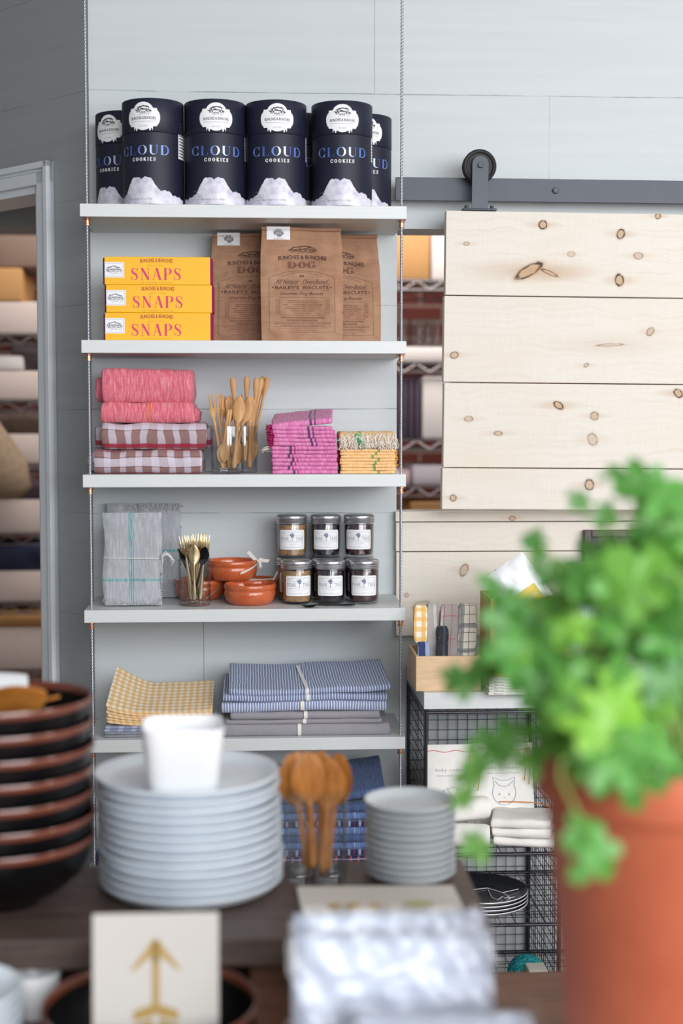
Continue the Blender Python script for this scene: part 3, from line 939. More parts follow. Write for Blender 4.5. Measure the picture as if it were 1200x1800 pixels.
bags = [make_bag(s_) for s_ in (1.0, 4.3, 7.7)]
k2 = YF / FPX
bx = lambda px, Y: P(px, 500, Y).x
Repeat(bags[0])('brown paper dog biscuit bag in front, its whole printed panel in view', (bx(530, YF + .075), YF + .078, Z2), R(0))
Repeat(bags[1])('brown paper dog biscuit bag behind, half hidden beside the yellow boxes', (bx(441, YF + .19), YF + .190, Z2), R(-2))
Repeat(bags[2])('brown paper dog biscuit bag behind, next to the open pass-through', (bx(597, YF + .19), YF + .192, Z2), R(4))

# ================================================================== cloth
def cloth(name, w, d, h, mats, parent=None, loc=(0, 0, 0), rz=0.0, nx=26, layers=1, amp=.0016, freq=22, seed=0.0, u0=0.0, v0=0.0, bulge=None, warp=None, ends=.8, mat_ends=None):
    """one folded cloth: rounded folds in front, w wide, d deep, h high"""
    lh = h / layers
    bl = bulge if bulge is not None else min(lh * .55, .02)
    prof = []
    na = 7 if layers > 2 else 11
    for k in range(layers):
        for i in range(na + (1 if k == layers - 1 else 0)):
            a = -math.pi / 2 + math.pi * i / na
            prof.append((-d / 2 + bl * (1 - math.cos(a)), lh * k + lh * (.5 + .5 * math.sin(a))))
    for i in range(1, 7): prof.append((-d / 2 + bl + (d - 2 * bl) * i / 7, h))
    for i in range(9):
        a = math.pi / 2 - math.pi * i / 8
        prof.append((d / 2 - bl + bl * math.cos(a), h * (.5 + .5 * math.sin(a))))
    for i in range(1, 5): prof.append((d / 2 - bl - (d - 2 * bl) * i / 5, 0.0))
    n = len(prof)
    acc = [0.0]
    for i in range(n): acc.append(acc[-1] + math.dist(prof[i], prof[(i + 1) % n]))
    b = MB()
    xs = [-w / 2, -w / 2 + .0012, -w / 2 + .004] + [-w / 2 + .004 + (w - .008) * i / nx for i in range(1, nx)] + [w / 2 - .004, w / 2 - .0012, w / 2]
    rows = []
    for ix, x in enumerate(xs):
        e = 1.0
        if ix in (0, len(xs) - 1): e = ends
        elif ix in (1, len(xs) - 2): e = .5 + ends / 2
        row = []
        for (y, z) in prof:
            yy, zz = y * (1 - (1 - e) * .15), h / 2 + (z - h / 2) * e
            p = Vector((x * freq, y * freq, z * freq * 1.3)) + Vector((seed * 3.1, seed, seed * 2.3))
            q = noise.noise_vector(p) + .5 * noise.noise_vector(p * 2.3)
            lift = min(1.0, z / max(h, .004))
            v = Vector((x + q.x * amp * 1.2, yy + q.y * amp, max(0.0, zz + q.z * amp * (.25 + lift))))
            if warp: v = Vector(warp(v))
            row.append(b.vert(v))
        rows.append(row)
    for i in range(len(xs) - 1):
        for j in range(n):
            jj = (j + 1) % n
            uv = [(xs[i] + u0, acc[j] + v0), (xs[i] + u0, acc[j + 1] + v0), (xs[i + 1] + u0, acc[j + 1] + v0), (xs[i + 1] + u0, acc[j] + v0)]
            b.face([rows[i][j], rows[i][jj], rows[i + 1][jj], rows[i + 1][j]][::-1], 0, uv[::-1])
    for row, x in ((rows[0], xs[0]), (rows[-1][::-1], xs[-1])):
        b.face(row, 0, [(x + u0 + (b.v[i][1]) * .3, b.v[i][2] * 1.0 + v0) for i in row])
    return b.build(name, mats, parent, loc, (0, 0, rz), smooth=70)
def fringe(name, pts_dirs, r, mat, parent, seed=0, loc=(0, 0, 0)):
    """loose threads: (start, end) pairs"""
    rnd = random.Random(seed)
    b = MB()
    for a, e in pts_dirs:
        a, e = Vector(a), Vector(e)
        k = (e - a).length
        m1 = a.lerp(e, .4) + Vector([rnd.uniform(-.25, .25) * k for _ in range(3)])
        m2 = a.lerp(e, .75) + Vector([rnd.uniform(-.25, .25) * k for _ in range(3)])
        b.tube([a, m1, m2, e], [r, r, r * .9, r * .6], 4)
    return b.build(name, mat, parent, loc, smooth=180)

# ------------------------------------------------------------------ third shelf: red and plaid towels
Z3 = TOPS[2] + .0004
m_chamb = weave('red_chambray', 'D4677A', [], fleck='F0B5B8', streak=.2)
m_chambs = weave('red_chambray_orange_stripe', 'D66678', [('u', 0, 0.0, .0026, 'E8742A', 1), ('u', 0, .0062, .0026, 'E8742A', 1)], fleck='F0B9BA', streak=.2)
m_plaid = weave('brown_white_plaid', '92716F', [('u', .0362, .008, .0150, 'D2CAD8', .66), ('v', 0, .070, .020, 'D8D0DE', .62), ('v', 0, .058, .0012, '5A2D3E', .8), ('v', 0, .019, .0125, 'A8213F', .9)], streak=.14)
m_plaid2 = weave('brown_white_plaid_turned', '92716F', [('u', .0362, .010, .0150, 'D2CAD8', .66), ('v', 0, .038, .020, 'D8D0DE', .62), ('v', 0, .026, .0012, '5A2D3E', .8), ('v', 0, .050, .0012, '5A2D3E', .8), ('v', 0, .074, .010, 'A8213F', .85), ('v', 0, .006, .008, 'A8213F', .85)], streak=.14)
def px_cloth(name, label, cat, group, x0, x1, Y, d, z, h, mat, **kw):
    """a folded cloth whose front spans x0..x1 of the picture at distance Y"""
    a, b_ = P(x0, 700, Y).x, P(x1, 700, Y).x
    o = cloth(name, b_ - a, d, h, mat, None, ((a + b_) / 2, Y + d / 2, z), **kw)
    return tag(o, label, cat, group)
GT = 'folded towels on the third shelf'
h4, h3, h2, h1 = .0550, .0600, .0500, .0760
px_cloth('folded_towel', 'bottom brown and white plaid towel of the red towel stack', 'towel', GT, 161, 354, YF + .033, .20, Z3, h4, m_plaid2, amp=.0042, freq=16, seed=1.2, layers=1, bulge=.022)
px_cloth('folded_towel', 'upper brown and white plaid towel, directly under the red chambray ones', 'towel', GT, 177, 361, YF + .031, .20, Z3 + h4, h3, m_plaid, amp=.0044, freq=16, seed=5.2, layers=1, bulge=.024)
px_cloth('folded_towel', 'thin red chambray towel with a double orange stripe', 'towel', GT, 176, 341, YF + .036, .18, Z3 + h4 + h3, h2 - .003, m_chambs, amp=.0036, freq=18, seed=8.2, bulge=.018)
px_cloth('folded_towel', 'thick red chambray towel on top of the plaid and orange-striped ones', 'towel', GT, 178, 338, YF + .040, .17, Z3 + h4 + h3 + h2 - .004, h1, m_chamb, amp=.0036, freq=17, seed=3.7, bulge=.016, layers=1)

tow = {o['label'][:5]: o for o in COL.objects if o.name.startswith('folded_towel')}
for key, sx, dx, hh, mt in (('botto', -1, .008, h4 * .8, m_plaid2), ('upper', -1, .012, h3 * .85, m_plaid), ('upper', 1, .002, h3 * .8, m_plaid), ('thin ', 1, .003, h2 * .6, m_chambs), ('thick', -1, .008, h1 * .72, m_chamb)):
    o = tow[key]
    wd = o.dimensions.x if o.dimensions.x > .05 else .24
    wd = max(v.co.x for v in o.data.vertices)
    cloth('inner_fold', .05, .12, hh, mt, o, (sx * (wd - .020 + dx), .012, .002), 0, nx=6, amp=.004, freq=20, seed=dx * 900 + sx, bulge=.014, u0=.5)
# ------------------------------------------------------------------ tumblers and cutlery
m_glass = glassy('clear_glass')
def tumbler(name, r, h, thick=.0026, base=.010):
    b = MB()
    b.lathe([(0, 0), (r * .93, 0), (r * .955, .0015), (r * .96, .006), (r, h * .6), (r, h - .001), (r - .0012, h), (r - thick, h - .001), (r - thick, h * .6), (r * .96 - thick, base + .004), (r * .9 - thick, base), (0, base + .0006)], 56)
    return b.build(name, m_glass, None, smooth=50)
m_bamboo = wood('bamboo_wood', 'B98552', 'D6A873', 1.0, .5, (20, 20, 3))
m_darkwood = wood('cherry_wood', '9C5F34', 'B97A48', 1.0, .45, (20, 20, 3))
m_gold = M('champagne_gold_metal', 'E9D2A4', .28, 1.0)
m_blackmetal = M('black_cutlery_metal', '17181C', .3, .6)
def stations(b, st, n=10, dish=None):
    """swept utensil: (z, halfwidth, half thickness, y offset)"""
    rings = []
    for (z, w, t, y0) in st:
        ring = []
        for j in range(n):
            a = 2 * math.pi * j / n
            x, y = w * math.cos(a), t * math.sin(a)
            if dish and dish[0] < z < dish[1]:
                k = math.sin(math.pi * (z - dish[0]) / (dish[1] - dish[0]))
                y += dish[2] * k * (1 - (x / w) ** 2)
            ring.append(b.vert((x, y0 + y, z)))
        rings.append(ring)
    for A, B in zip(rings, rings[1:]):
        for j in range(n): b.face([A[j], A[(j + 1) % n], B[(j + 1) % n], B[j]])
    b.face(rings[0][::-1]); b.face(rings[-1])
def spoon_mesh(L, hw, hl, t=.0016, hand=.0042, bulb=.0062):
    b = MB()
    st = [(0, bulb * .45, t, 0), (.003, bulb * .8, t * 1.5, 0), (.010, bulb, t * 2, 0), (.022, bulb * .95, t * 2, 0), (.034, bulb * .72, t * 1.8, 0), (.050, hand, t * 1.6, 0), (max(.055, L * .5), hand * .9, t * 1.7, 0), (L - hl - .004, hand * .9, t * 1.8, .001)]
    for i in range(11):
        q = i / 10
        st.append((L - hl + hl * q, max(.0008, hw * math.sin(math.pi * (.12 + .86 * q)) ** .7), t * (1 - .4 * q), .001 - .005 * math.sin(math.pi * q) + .002 * q))
    stations(b, st, 12, (L - hl, L, .004))
    return b
def fork_mesh(L, hw, hl, tines, t=.0015, hand=.0042, bulb=.0060, tl=.55):
    b = MB()
    z1 = L - hl * tl
    st = [(0, bulb * .4, t, 0), (.004, bulb * .85, t * 1.3, 0), (.02, bulb, t * 1.5, 0), (L * .4, hand, t * 1.7, 0), (L - hl - .006, hand * .85, t * 1.7, .001)]
    for i in range(7):
        q = i / 6
        st.append((L - hl + (hl * (1 - tl)) * q, hand * .85 + (hw - hand * .85) * math.sin(math.pi / 2 * q), t * (1.4 - .3 * q), .001 - .004 * q))
    stations(b, st, 12)
    for k in range(tines):
        x = -hw + hw * 2 * (k + .5) / tines
        wt = hw / tines * (.74 if tines > 2 else .62)
        b.tube([(x * .95, -.003, z1 - .004), (x, -.0045, z1 + .006), (x, -.005, L - hl * tl * .4), (x * 1.05, -.002, L)], [wt, wt, wt * .85, wt * .35], 6)
    return b
def along(o, base, top, twist=0.0):
    d = (Vector(top) - Vector(base)).normalized()
    x_ = Vector((1, 0, 0)) if abs(d.x) < .95 else Vector((0, 0, 1))
    x_ = (x_ - d * x_.dot(d)).normalized()
    y_ = d.cross(x_)
    if y_.y < 0: x_, y_ = -x_, -y_
    mm = Matrix((x_, y_, d)).transposed() @ Matrix.Rotation(twist, 3, 'Z')
    o.location = base
    o.rotation_mode = 'XYZ'
    o.rotation_euler = mm.to_euler()
TR, THh = .0376, .1085
tum = tumbler('glass_tumbler', TR, THh)
tag(tum, 'glass tumbler in front holding wooden forks and spoons on the third shelf', 'glass', 'tumblers of wooden cutlery')
g1 = Vector((P(399.5, 790, YF + .046).x, YF + .046, Z3))
g2 = Vector((P(424.5, 790, YF + .122).x, YF + .118, Z3))
tum.location = g1
t2 = copy_tree(tum, 'glass tumbler behind, holding tall wooden spoons beside the pink napkins', tuple(g2))
fk = fork_mesh(.170, .0085, .058, 2).build('wooden_fork', m_bamboo, smooth=60)
sp = spoon_mesh(.165, .0145, .058).build('wooden_spoon', m_bamboo, smooth=60)
hd = spoon_mesh(.196, .0135, .052, bulb=.0072, hand=.0034).build('wooden_spoon', m_bamboo, smooth=60)
hs = spoon_mesh(.122, .0115, .042, bulb=.0040, hand=.0036).build('wooden_spoon', m_bamboo, smooth=60)
first = {}
def ut(src, label, group, base_px, base_y, gl, top_px, top_py, topY, L, twist, flip=False, mat=None, zb=.0125):
    bx_ = P(base_px, 800, base_y).x
    rr = Vector((bx_ - gl.x, base_y - gl.y))
    if rr.length > TR * .74: rr *= TR * .74 / rr.length
    base = Vector((gl.x + rr.x, gl.y + rr.y, gl.z + zb))
    top = P(top_px, top_py, topY)
    d = top - base
    if first.get(src.name) is None:
        first[src.name] = True; o = src
    else: o = src.copy(); COL.objects.link(o)
    tag(o, label, 'cutlery', group)
    L0 = L
    if flip: along(o, base + d.normalized() * d.length, base, twist)
    else:
        along(o, base + d.normalized() * (d.length - L0) if d.length > L0 else base, top, twist)
    return o
ga, gb = 'wooden cutlery in the front tumbler', 'wooden cutlery in the rear tumbler'
F1, F2 = g1.y, g2.y
ut(fk, 'small wooden fork leaning outermost towards the plaid towels', ga, 392, F1, g1, 369, 697, F1 - .004, .170, .5)
ut(fk, 'small wooden fork, second in the row of upright tines', ga, 396, F1 + .012, g1, 380.5, 696, F1 + .012, .170, .9)
ut(fk, 'small wooden fork, third in the row, seen side on', ga, 403, F1 + .004, g1, 387.5, 698, F1 + .020, .170, 1.2)
ut(sp, 'wooden spoon with its broad back showing, behind the row of forks', ga, 398, F1 + .018, g1, 404, 700, F1 + .024, .165, 0.3)
ut(sp, 'dark-edged wooden spoon squeezed next to the broad spoon back', ga, 406, F1 + .022, g1, 397.5, 702, F1 + .026, .165, 1.2)
ut(sp, 'wooden spoon with a squared bowl right at the front tumbler rim', ga, 411, F1 - .012, g1, 420, 716, F1 - .012, .165, 3.1)
ut(sp, 'wooden spoon tucked behind the squared bowl of another', ga, 408, F1 + .004, g1, 431, 724, F1 + .006, .165, 2.7)
ut(hs, 'slim wooden spoon handle tip rising at the front of the forks', ga, 386, F1 - .012, g1, 402, 720, F1 - .018, .196, 0.1, flip=True)
ut(hs, 'second slim wooden spoon handle tip beside its twin', ga, 391, F1 - .018, g1, 406, 719, F1 - .012, .196, 0.2, flip=True)
ut(hd, 'tall rounded wooden handle standing alone behind the forks', ga, 418, F1 + .014, g1, 409, 664, F1 + .016, .196, 0.2, flip=True)
ut(sp, 'narrow wooden spoon edge pointing up between the two tumblers', gb, 425, F2 - .022, g2, 427, 693, F2 - .022, .165, 1.4)
ut(hd, 'tall straight wooden handle with a flat rounded end', gb, 430, F2 + .004, g2, 434, 662, F2, .196, 0.1, flip=True)
ut(hd, 'tall leaning wooden handle just before the bundle of three', gb, 440, F2 - .014, g2, 451, 664, F2 - .012, .196, 0.1, flip=True)
ut(sp, 'wooden spoon facing out from the rear tumbler, bowl at the rim', gb, 441, F2 - .024, g2, 440, 714, F2 - .026, .165, 0.0)
ut(hd, 'leaning wooden spoon, front one of the tall bundle of three', gb, 430, F2 - .018, g2, 460, 665, F2 - .010, .196, 0.0, flip=True)
ut(hd, 'leaning wooden spoon, outermost of the tall bundle of three', gb, 436, F2 - .008, g2, 470, 664, F2 + .006, .196, 0.3, flip=True)
ut(hd, 'leaning wooden spoon, hindmost of the tall bundle of three', gb, 433, F2 + .012, g2, 463, 661, F2 + .020, .196, 0.5, flip=True)

# ------------------------------------------------------------------ pink napkins
m_pinkA = weave('magenta_napkin_navy_bars', 'D676AC', [('u', 0, .0, .0062, '43305F', .9), ('u', 0, .0105, .0042, '5A3370', .85)], fleck='EDB4D4', streak=.2)
m_pinkB = weave('magenta_napkin_navy_and_red_bar', 'D676AC', [('u', 0, .0, .0068, '43305F', .9), ('u', 0, .0100, .0030, 'BC1F66', .95)], fleck='EDB4D4', streak=.2)
m_pfr = M('magenta_threads', 'B41761', .9)
m_wthr = M('white_threads', 'E4DFD8', .9)
NW, NH = .140, .00895
GP = 'pink striped napkins in the tall stack'
ords = ['top', 'second', 'third', 'fourth', 'fifth', 'sixth', 'seventh', 'eighth', 'ninth', 'tenth', 'eleventh', 'twelfth', 'thirteenth', 'fourteenth', 'fifteenth', 'sixteenth', 'seventeenth', 'eighteenth']
rnd = random.Random(5)
xc = lambda px, Y=YF + .02: P(px, 780, Y).x
NP = 13
for k in range(NP):
    i = NP - 1 - k                       # from the top
    left, right = (477, 592)
    if i < 6: left, right = (480, 590)
    if i < 2: left, right = (479, 585)
    xb = 512 + rnd.choice((-6, -2, 3, 6)) if i >= 6 else 545 + rnd.uniform(-4, 4)
    mat = m_pinkA if i < 6 else m_pinkB
    Y = YF + .014 + rnd.uniform(-.002, .003)
    a, c_ = xc(left), xc(right)
    cen = (a + c_) / 2
    wrp = None
    if i == 0: wrp = lambda v: (v.x + .10 * max(0, v.y + .01), v.y, v.z + .20 * max(0, v.y + .055) + .10 * v.x)
    elif i < 6: wrp = lambda v: (v.x, v.y, v.z + .04 * v.x * (v.x < 0) * -0.3)
    nm = 'pink napkin with dark bars, %s of the tall magenta stack' % (ords[i] if i < NP - 1 else 'bottom one')
    if i > 0: nm = 'pink napkin with dark bars, %s' % (ords[i] + ' from the top of the tall magenta stack' if i < NP - 1 else 'at the very bottom of the tall magenta stack')
    o = cloth('folded_napkin', c_ - a, .125, NH * (1 if i else 1.5), mat, None, (cen + rnd.uniform(-.002, .002), Y + .0625, Z3 + k * NH), layers=1, amp=.0011, freq=30, seed=k * 1.3, u0=cen - xc(xb), bulge=.0055, warp=wrp, nx=18)
    tag(o, nm, 'napkin', GP)
    if i in (1, 2, 3, 4, 5):
        prs = []
        for q in range(26):
            y = -.055 + .05 * rnd.random() ** 1.5
            z = NH * rnd.random()
            prs.append(((-(c_ - a) / 2 + .004, y, z), (-(c_ - a) / 2 - rnd.uniform(.006, .014), y - rnd.uniform(0, .006), z + rnd.uniform(-.008, .006))))
        fringe('fringe', prs, .0013, m_pfr, o, k)
    if i in (7, 8, 9, 10):
        prs = []
        for q in range(10):
            y = -.058 + .03 * rnd.random()
            prs.append((((c_ - a) / 2 - .004, y, NH * rnd.random()), ((c_ - a) / 2 + rnd.uniform(.001, .005), y, NH * rnd.random())))
        fringe('fringe', prs, .0011, m_pfr, o, k)
    if i == 6:
        prs = [((-(c_ - a) / 2 + .003, -.05, .004), (-(c_ - a) / 2 - rnd.uniform(.018, .026), -.052, rnd.uniform(-.006, .004))) for q in range(9)]
        fringe('loose_threads', prs, .0007, m_wthr, o, k)
    if i == 0:
        prs = [((.02 + .004 * q, .058, .040), (.012 + .004 * q, .056, .046 + .002 * (q % 2))) for q in range(8)]

# ------------------------------------------------------------------ yellow napkins
m_yelN = weave('apricot_napkin_green_bar', 'F0C084', [('u', 0, .0, .0068, '5C9A4B', .85)], fleck='F8DDB4', streak=.14)
m_yelT = weave('tan_napkin_green_bar', 'D6AE78', [('u', 0, .0, .0068, '3E9E6C', .85)], fleck='E4C79A', streak=.14)
m_yfr = M('golden_threads', 'EDB22E', .9)
m_crm = M('cream_threads', 'EDE4D8', .9, var=.06, vs=300)
m_grn = M('green_threads', '3DA878', .9)
YN, YH = 8, .0070
GY = 'apricot napkins in the low stack'
for k in range(YN):
    i = YN - k
    a, c_ = xc(598), xc(694)
    o = cloth('folded_napkin', c_ - a, .115, YH, m_yelN, None, ((a + c_) / 2 + rnd.uniform(-.0015, .0015), YF + .016 + .0575 + rnd.uniform(-.001, .002), Z3 + k * YH), amp=.0009, freq=30, seed=40 + k * 1.7, u0=(a + c_) / 2 - xc(658 + rnd.choice((-5, -2, 2, 7))), bulge=.004, nx=14)
    tag(o, 'apricot napkin with a green bar, ' + (ords[i - 1] + ' below the cream fringed one' if k else 'lowest of the stack under the cream fringed one'), 'napkin', GY)
    if k in (2, 3, 4, 5, 6, 7):
        prs = [(((c_ - a) / 2 - .004, -.05 + .03 * rnd.random(), YH * rnd.random()), ((c_ - a) / 2 + rnd.uniform(.001, .006), -.052 + .03 * rnd.random(), YH * rnd.random())) for q in range(12)]
        fringe('fringe', prs, .0012, m_yfr, o, 60 + k)
a, c_ = xc(594), xc(697)
W_ = c_ - a
o = cloth('folded_napkin', W_ - .006, .115, .040, m_yelT, None, ((a + c_) / 2, YF + .016 + .0575, Z3 + YN * YH), amp=.0012, freq=24, seed=77, u0=(a + c_) / 2 - xc(632), bulge=.012, nx=14, layers=1)
tag(o, 'cream fringed napkin folded on top of the apricot stack', 'napkin', GY)
prs, prg = [], []
for q in range(430):
    x = rnd.uniform(-W_ / 2 + .002, W_ / 2 - .001)
    z = rnd.uniform(.006, .037)
    gm = abs(x + .018 + .012 * (z - .02) / .02) < .006 and rnd.random() < .55
    y = -.058 + .012 * (1 - math.cos(math.asin(max(-1, min(1, (z - .02) / .0205)))))
    l = rnd.uniform(.006, .012)
    (prg if gm else prs).append(((x, y - .0008, z), (x + rnd.uniform(-.007, .007), y - rnd.uniform(.0015, .004), z - l)))
fringe('fringe', prs, .0009, m_crm, o, 9)
fringe('green_fringe', prg, .0010, m_grn, o, 10)

# ================================================================== fourth shelf: standing linen, gold forks, dishes, jam
Z4 = TOPS[3] + .0004
def Y4(px, py): return Pz(px, py, Z4).y
m_lin = weave('grey_linen_teal_cross', 'A8ABB0', [('u', 0, -.0065, .0018, '1F8F92', .9), ('u', 0, -.0020, .0030, '2A9A9C', .9), ('u', 0, .0028, .0018, '1F8F92', .9), ('v', 0, .0585, .0055, '2F9C9C', .75)], mode='OBJ', streak=.16, fleck='C3C4C8')
m_lin2 = weave('grey_linen_teal_band', 'A6AAAF', [('v', 0, .112, .0055, '2F9C9C', .75), ('u', 0, -.012, .0022, '1F8F92', .85), ('u', 0, -.0075, .0022, '1F8F92', .85)], mode='OBJ', streak=.18, fleck='BDBEC2')
m_lthr = M('grey_white_threads', 'C9C8CC', .9)
m_string = M('white_cotton_string', 'EDEBE8', .8)
def standing(name, w, d, h, mat, loc, rz, lean, seed, parent=None):
    """cloth folded flat and stood on edge: several leaves face the front"""
    b = MB()
    nl = 4
    for k in range(nl):
        y0 = -d / 2 + d * k / nl
        th = d / nl * .94
        wk_ = w * (1 - .012 * (k % 2))
        def pt(u, v, k=k, y0=y0, th=th, wk_=wk_):
            a = 2 * math.pi * v
            x = (u - .5) * wk_
            return x
        nu, nz = 20, 26
        def shell(side):
            def f(u, v):
                x, z = (u - .5) * wk_, v * h * (1 - .01 * (k % 2))
                e = min(1, min(u, 1 - u) / .06, v / .04, (1 - v) / .03)
                e = math.sqrt(max(0, 1 - (1 - e) ** 2))
                q = noise.noise_vector(Vector((x * 26 + seed, k * 3.1 + seed, z * 20)))
                y = y0 + th / 2 + side * th / 2 * e + q.y * .0036 * (.4 + e)
                return (x + q.x * .0022 + .003 * math.sin(z * 40 + seed + k), y, max(0, z + q.z * .0016 * v))
            return f
        b.grid(shell(-1), nu, nz)
        b.grid(shell(1), nu, nz, flip=True)
    o = b.build(name, mat, parent, loc, (R(lean), 0, rz), smooth=70)
    return o
yb = YW - .040
k4 = (YF + .1) / FPX
xb0, xb1 = P(187, 970, yb).x, P(316, 970, yb).x
zb = P(250, 886, yb).z - Z4
lin2 = standing('folded_linen', xb1 - xb0, .036, zb, m_lin2, ((xb0 + xb1) / 2, yb - .001, Z4 + .0012), R(-1), -3.2, 6.0)
tag(lin2, 'larger grey linen cloth standing behind, frayed edge over its top', 'linen cloth', 'grey linen cloths standing on edge')
prs = []
for q in range(150):
    x = rnd.uniform(-.045, (xb1 - xb0) / 2 + .001); z = zb - rnd.uniform(0, .012)
    prs.append(((x, -.019, z), (x + rnd.uniform(-.004, .004), -.021, z - rnd.uniform(.003, .008))))
for q in range(90):
    z = rnd.uniform(.02, zb); x = (xb1 - xb0) / 2 - .002
    prs.append(((x, -.017 + .03 * rnd.random(), z), (x + rnd.uniform(.001, .005), -.018 + .03 * rnd.random(), z - rnd.uniform(-.003, .004))))
fringe('fringe', prs, .0007, m_lthr, lin2, 3)
yf = Y4(235, 1066) + .023
xa0, xa1 = P(183, 985, yf).x, P(283, 985, yf).x
za = P(233, 902, yf).z - Z4
lin1 = standing('folded_linen', xa1 - xa0, .042, za, m_lin, ((xa0 + xa1) / 2, yf, Z4 + .001), R(1), -2.0, 2.0)
tag(lin1, 'grey linen cloth with teal cross stripes, tied with white string', 'linen cloth', 'grey linen cloths standing on edge')
prs = []
for q in range(190):
    x = rnd.uniform(-(xa1 - xa0) / 2, (xa1 - xa0) / 2); z = rnd.uniform(.003, .018)
    prs.append(((x, -.0215, z), (x + rnd.uniform(-.004, .004), -.0245, max(.001, z - rnd.uniform(.003, .008)))))
for q in range(60):
    z = rnd.uniform(.0, .08); x = (xa1 - xa0) / 2 - .002
    prs.append(((x, -.02 + .03 * rnd.random(), z), (x + rnd.uniform(.001, .005), -.021 + .03 * rnd.random(), z + rnd.uniform(-.003, .004))))
fringe('fringe', prs, .0007, m_lthr, lin1, 4)
b = MB()
zs4 = P(233, 981, yf).z - Z4
w2 = (xa1 - xa0) / 2 + .0015
pts = [(-w2 * math.cos(a) , -.0245 if abs(math.sin(a)) > .2 else 0, zs4 + .0015 * math.sin(a * 2)) for a in (math.pi * i / 12 for i in range(13))]
pts = [(-w2, .02, zs4)] + [(-w2, -.015, zs4), (-w2 * .93, -.0245, zs4 + .0005), (0, -.0252, zs4 - .0005), (w2 * .9, -.0248, zs4 - .001), (w2, -.016, zs4 - .001), (w2, .02, zs4 - .001)]
b.tube(pts, .0011, 6)
for i in range(5):
    b.tube([(w2 - .003, -.0245, zs4 - .001), (w2 + .006 + .002 * i, -.028, zs4 + .008 + .004 * (i % 3)), (w2 + .018 + .003 * i, -.028, zs4 + .010 - .004 * i), (w2 + .022 + .004 * (i % 2), -.026, zs4 - .002 - .004 * i)], .0009, 5)
b.tube([(w2 - .003, -.0245, zs4), (w2 + .003, -.028, zs4 + .004), (w2 + .004, -.029, zs4 - .006), (w2 + .002, -.027, zs4 - .016)], .0012, 5)
b.build('string_tie', m_string, lin1, smooth=180)

# glass of forks
yg = Y4(342, 1066.5) + .034
g4 = Vector((P(342, 1020, yg).x, yg, Z4))
tg = copy_tree(tum, 'glass tumbler of gold forks and black spoons between linen and terracotta', tuple(g4))
tg['group'] = 'tumblers of cutlery'
gf = fork_mesh(.152, .0115, .050, 4, t=.0013, hand=.0036, bulb=.0058, tl=.62).build('gold_fork', m_gold, smooth=60)
bs = spoon_mesh(.128, .0125, .040, t=.0012, hand=.003, bulb=.005).build('black_spoon', m_blackmetal, smooth=60)
gs = spoon_mesh(.128, .0135, .042, t=.0012, hand=.003, bulb=.005).build('gold_spoon', m_gold, smooth=60)
gg = 'cutlery in the fourth shelf tumbler'
bz = dict(zb=.0115)
ut(gf, 'gold fork leaning towards the grey linen, tines up', gg, 336, yg, g4, 322, 944, yg - .012, .152, .1)
ut(gf, 'gold fork second from the grey linen, partly edge on', gg, 339, yg + .01, g4, 333, 943, yg - .016, .152, .3)
ut(gf, 'gold fork in the middle of the bright fan of tines', gg, 343, yg + .014, g4, 346, 942, yg + .006, .152, -.2)
ut(gf, 'broad gold fork facing out on the dish side of the tumbler', gg, 350, yg + .002, g4, 361, 942, yg - .004, .152, .05)
ut(gf, 'gold fork peeking between the middle and the broad one', gg, 346, yg + .016, g4, 353, 942, yg + .016, .152, .5)
ut(gs, 'gold spoon with its round back facing out at the rim', gg, 340, yg - .016, g4, 341, 978, yg - .018, .128, 3.1)
ut(bs, 'black spoon with its dark bowl at the rim by the gold one', gg, 338, yg - .006, g4, 358, 976, yg - .016, .128, 2.9)
ut(bs, 'black spoon crossing towards the grey linen side of the rim', gg, 352, yg + .01, g4, 324, 978, yg + .016, .128, .4)
ut(bs, 'black spoon standing between the two spoon bowls', gg, 340, yg + .012, g4, 337, 980, yg + .024, .128, 1.0)
ut(bs, 'black spoon tucked deepest against the linen side of the glass', gg, 349, yg + .004, g4, 318, 975, yg - .002, .128, 1.3)

# terracotta dishes
g = G('glazed_terracotta')
oc = g.coord('Object')
nn = g.noise(oc, 30.0, 3.0)
m_tc = g.set(g.mix(g.rng(nn, .3, .7), 'B8532E', 'CB683E'), .28, coat=.5)
def make_dish():
    t = thing('terracotta_dish', 'x', 'dish', group='small terracotta dishes')
    r, h = .0605, .0475
    b = MB()
    b.lathe([(0, .0), (r * .74, 0), (r * .80, .0015), (r * .93, .010), (r * .985, .022), (r * .975, .031), (r * .955, .033), (r * .985, .036), (r, .0395), (r * .995, .045), (r * .965, h), (r * .93, .0455), (r * .90, .038), (r * .88, .012), (r * .7, .005), (0, .0045)], 64)
    b.build('dish_body', m_tc, t, smooth=60)
    return t
dish = Repeat(make_dish())
m_rib = M('cream_ribbon', 'D9D3CB', .7)
def dpos(px, Y, z): return (P(px, 1030, Y).x, Y, z)
yd1 = Y4(439, 1066.5) + .0600
dish('glazed terracotta dish in front on the shelf beside the jam jars', dpos(439, yd1, Z4))
yd2 = YW - .066
dish('terracotta dish behind the cutlery tumbler, under the upper dish', dpos(351, yd2, Z4))
dish('terracotta dish behind the front dish, next to the jam jars', dpos(447.5, yd2 + .004, Z4))
d4 = dish('terracotta dish set on top of two others, cream ribbon at its rim', dpos(408, yd2 - .022, Z4 + .0479))
def ribbon_strip(b, pts, w, n=(0, 0, 1)):
    pts = [Vector(p) for p in pts]; n = Vector(n)
    ids = [(b.vert(p - n * w / 2), b.vert(p + n * w / 2)) for p in pts]
    for A, B in zip(ids, ids[1:]): b.face([A[0], B[0], B[1], A[1]])
b = MB()
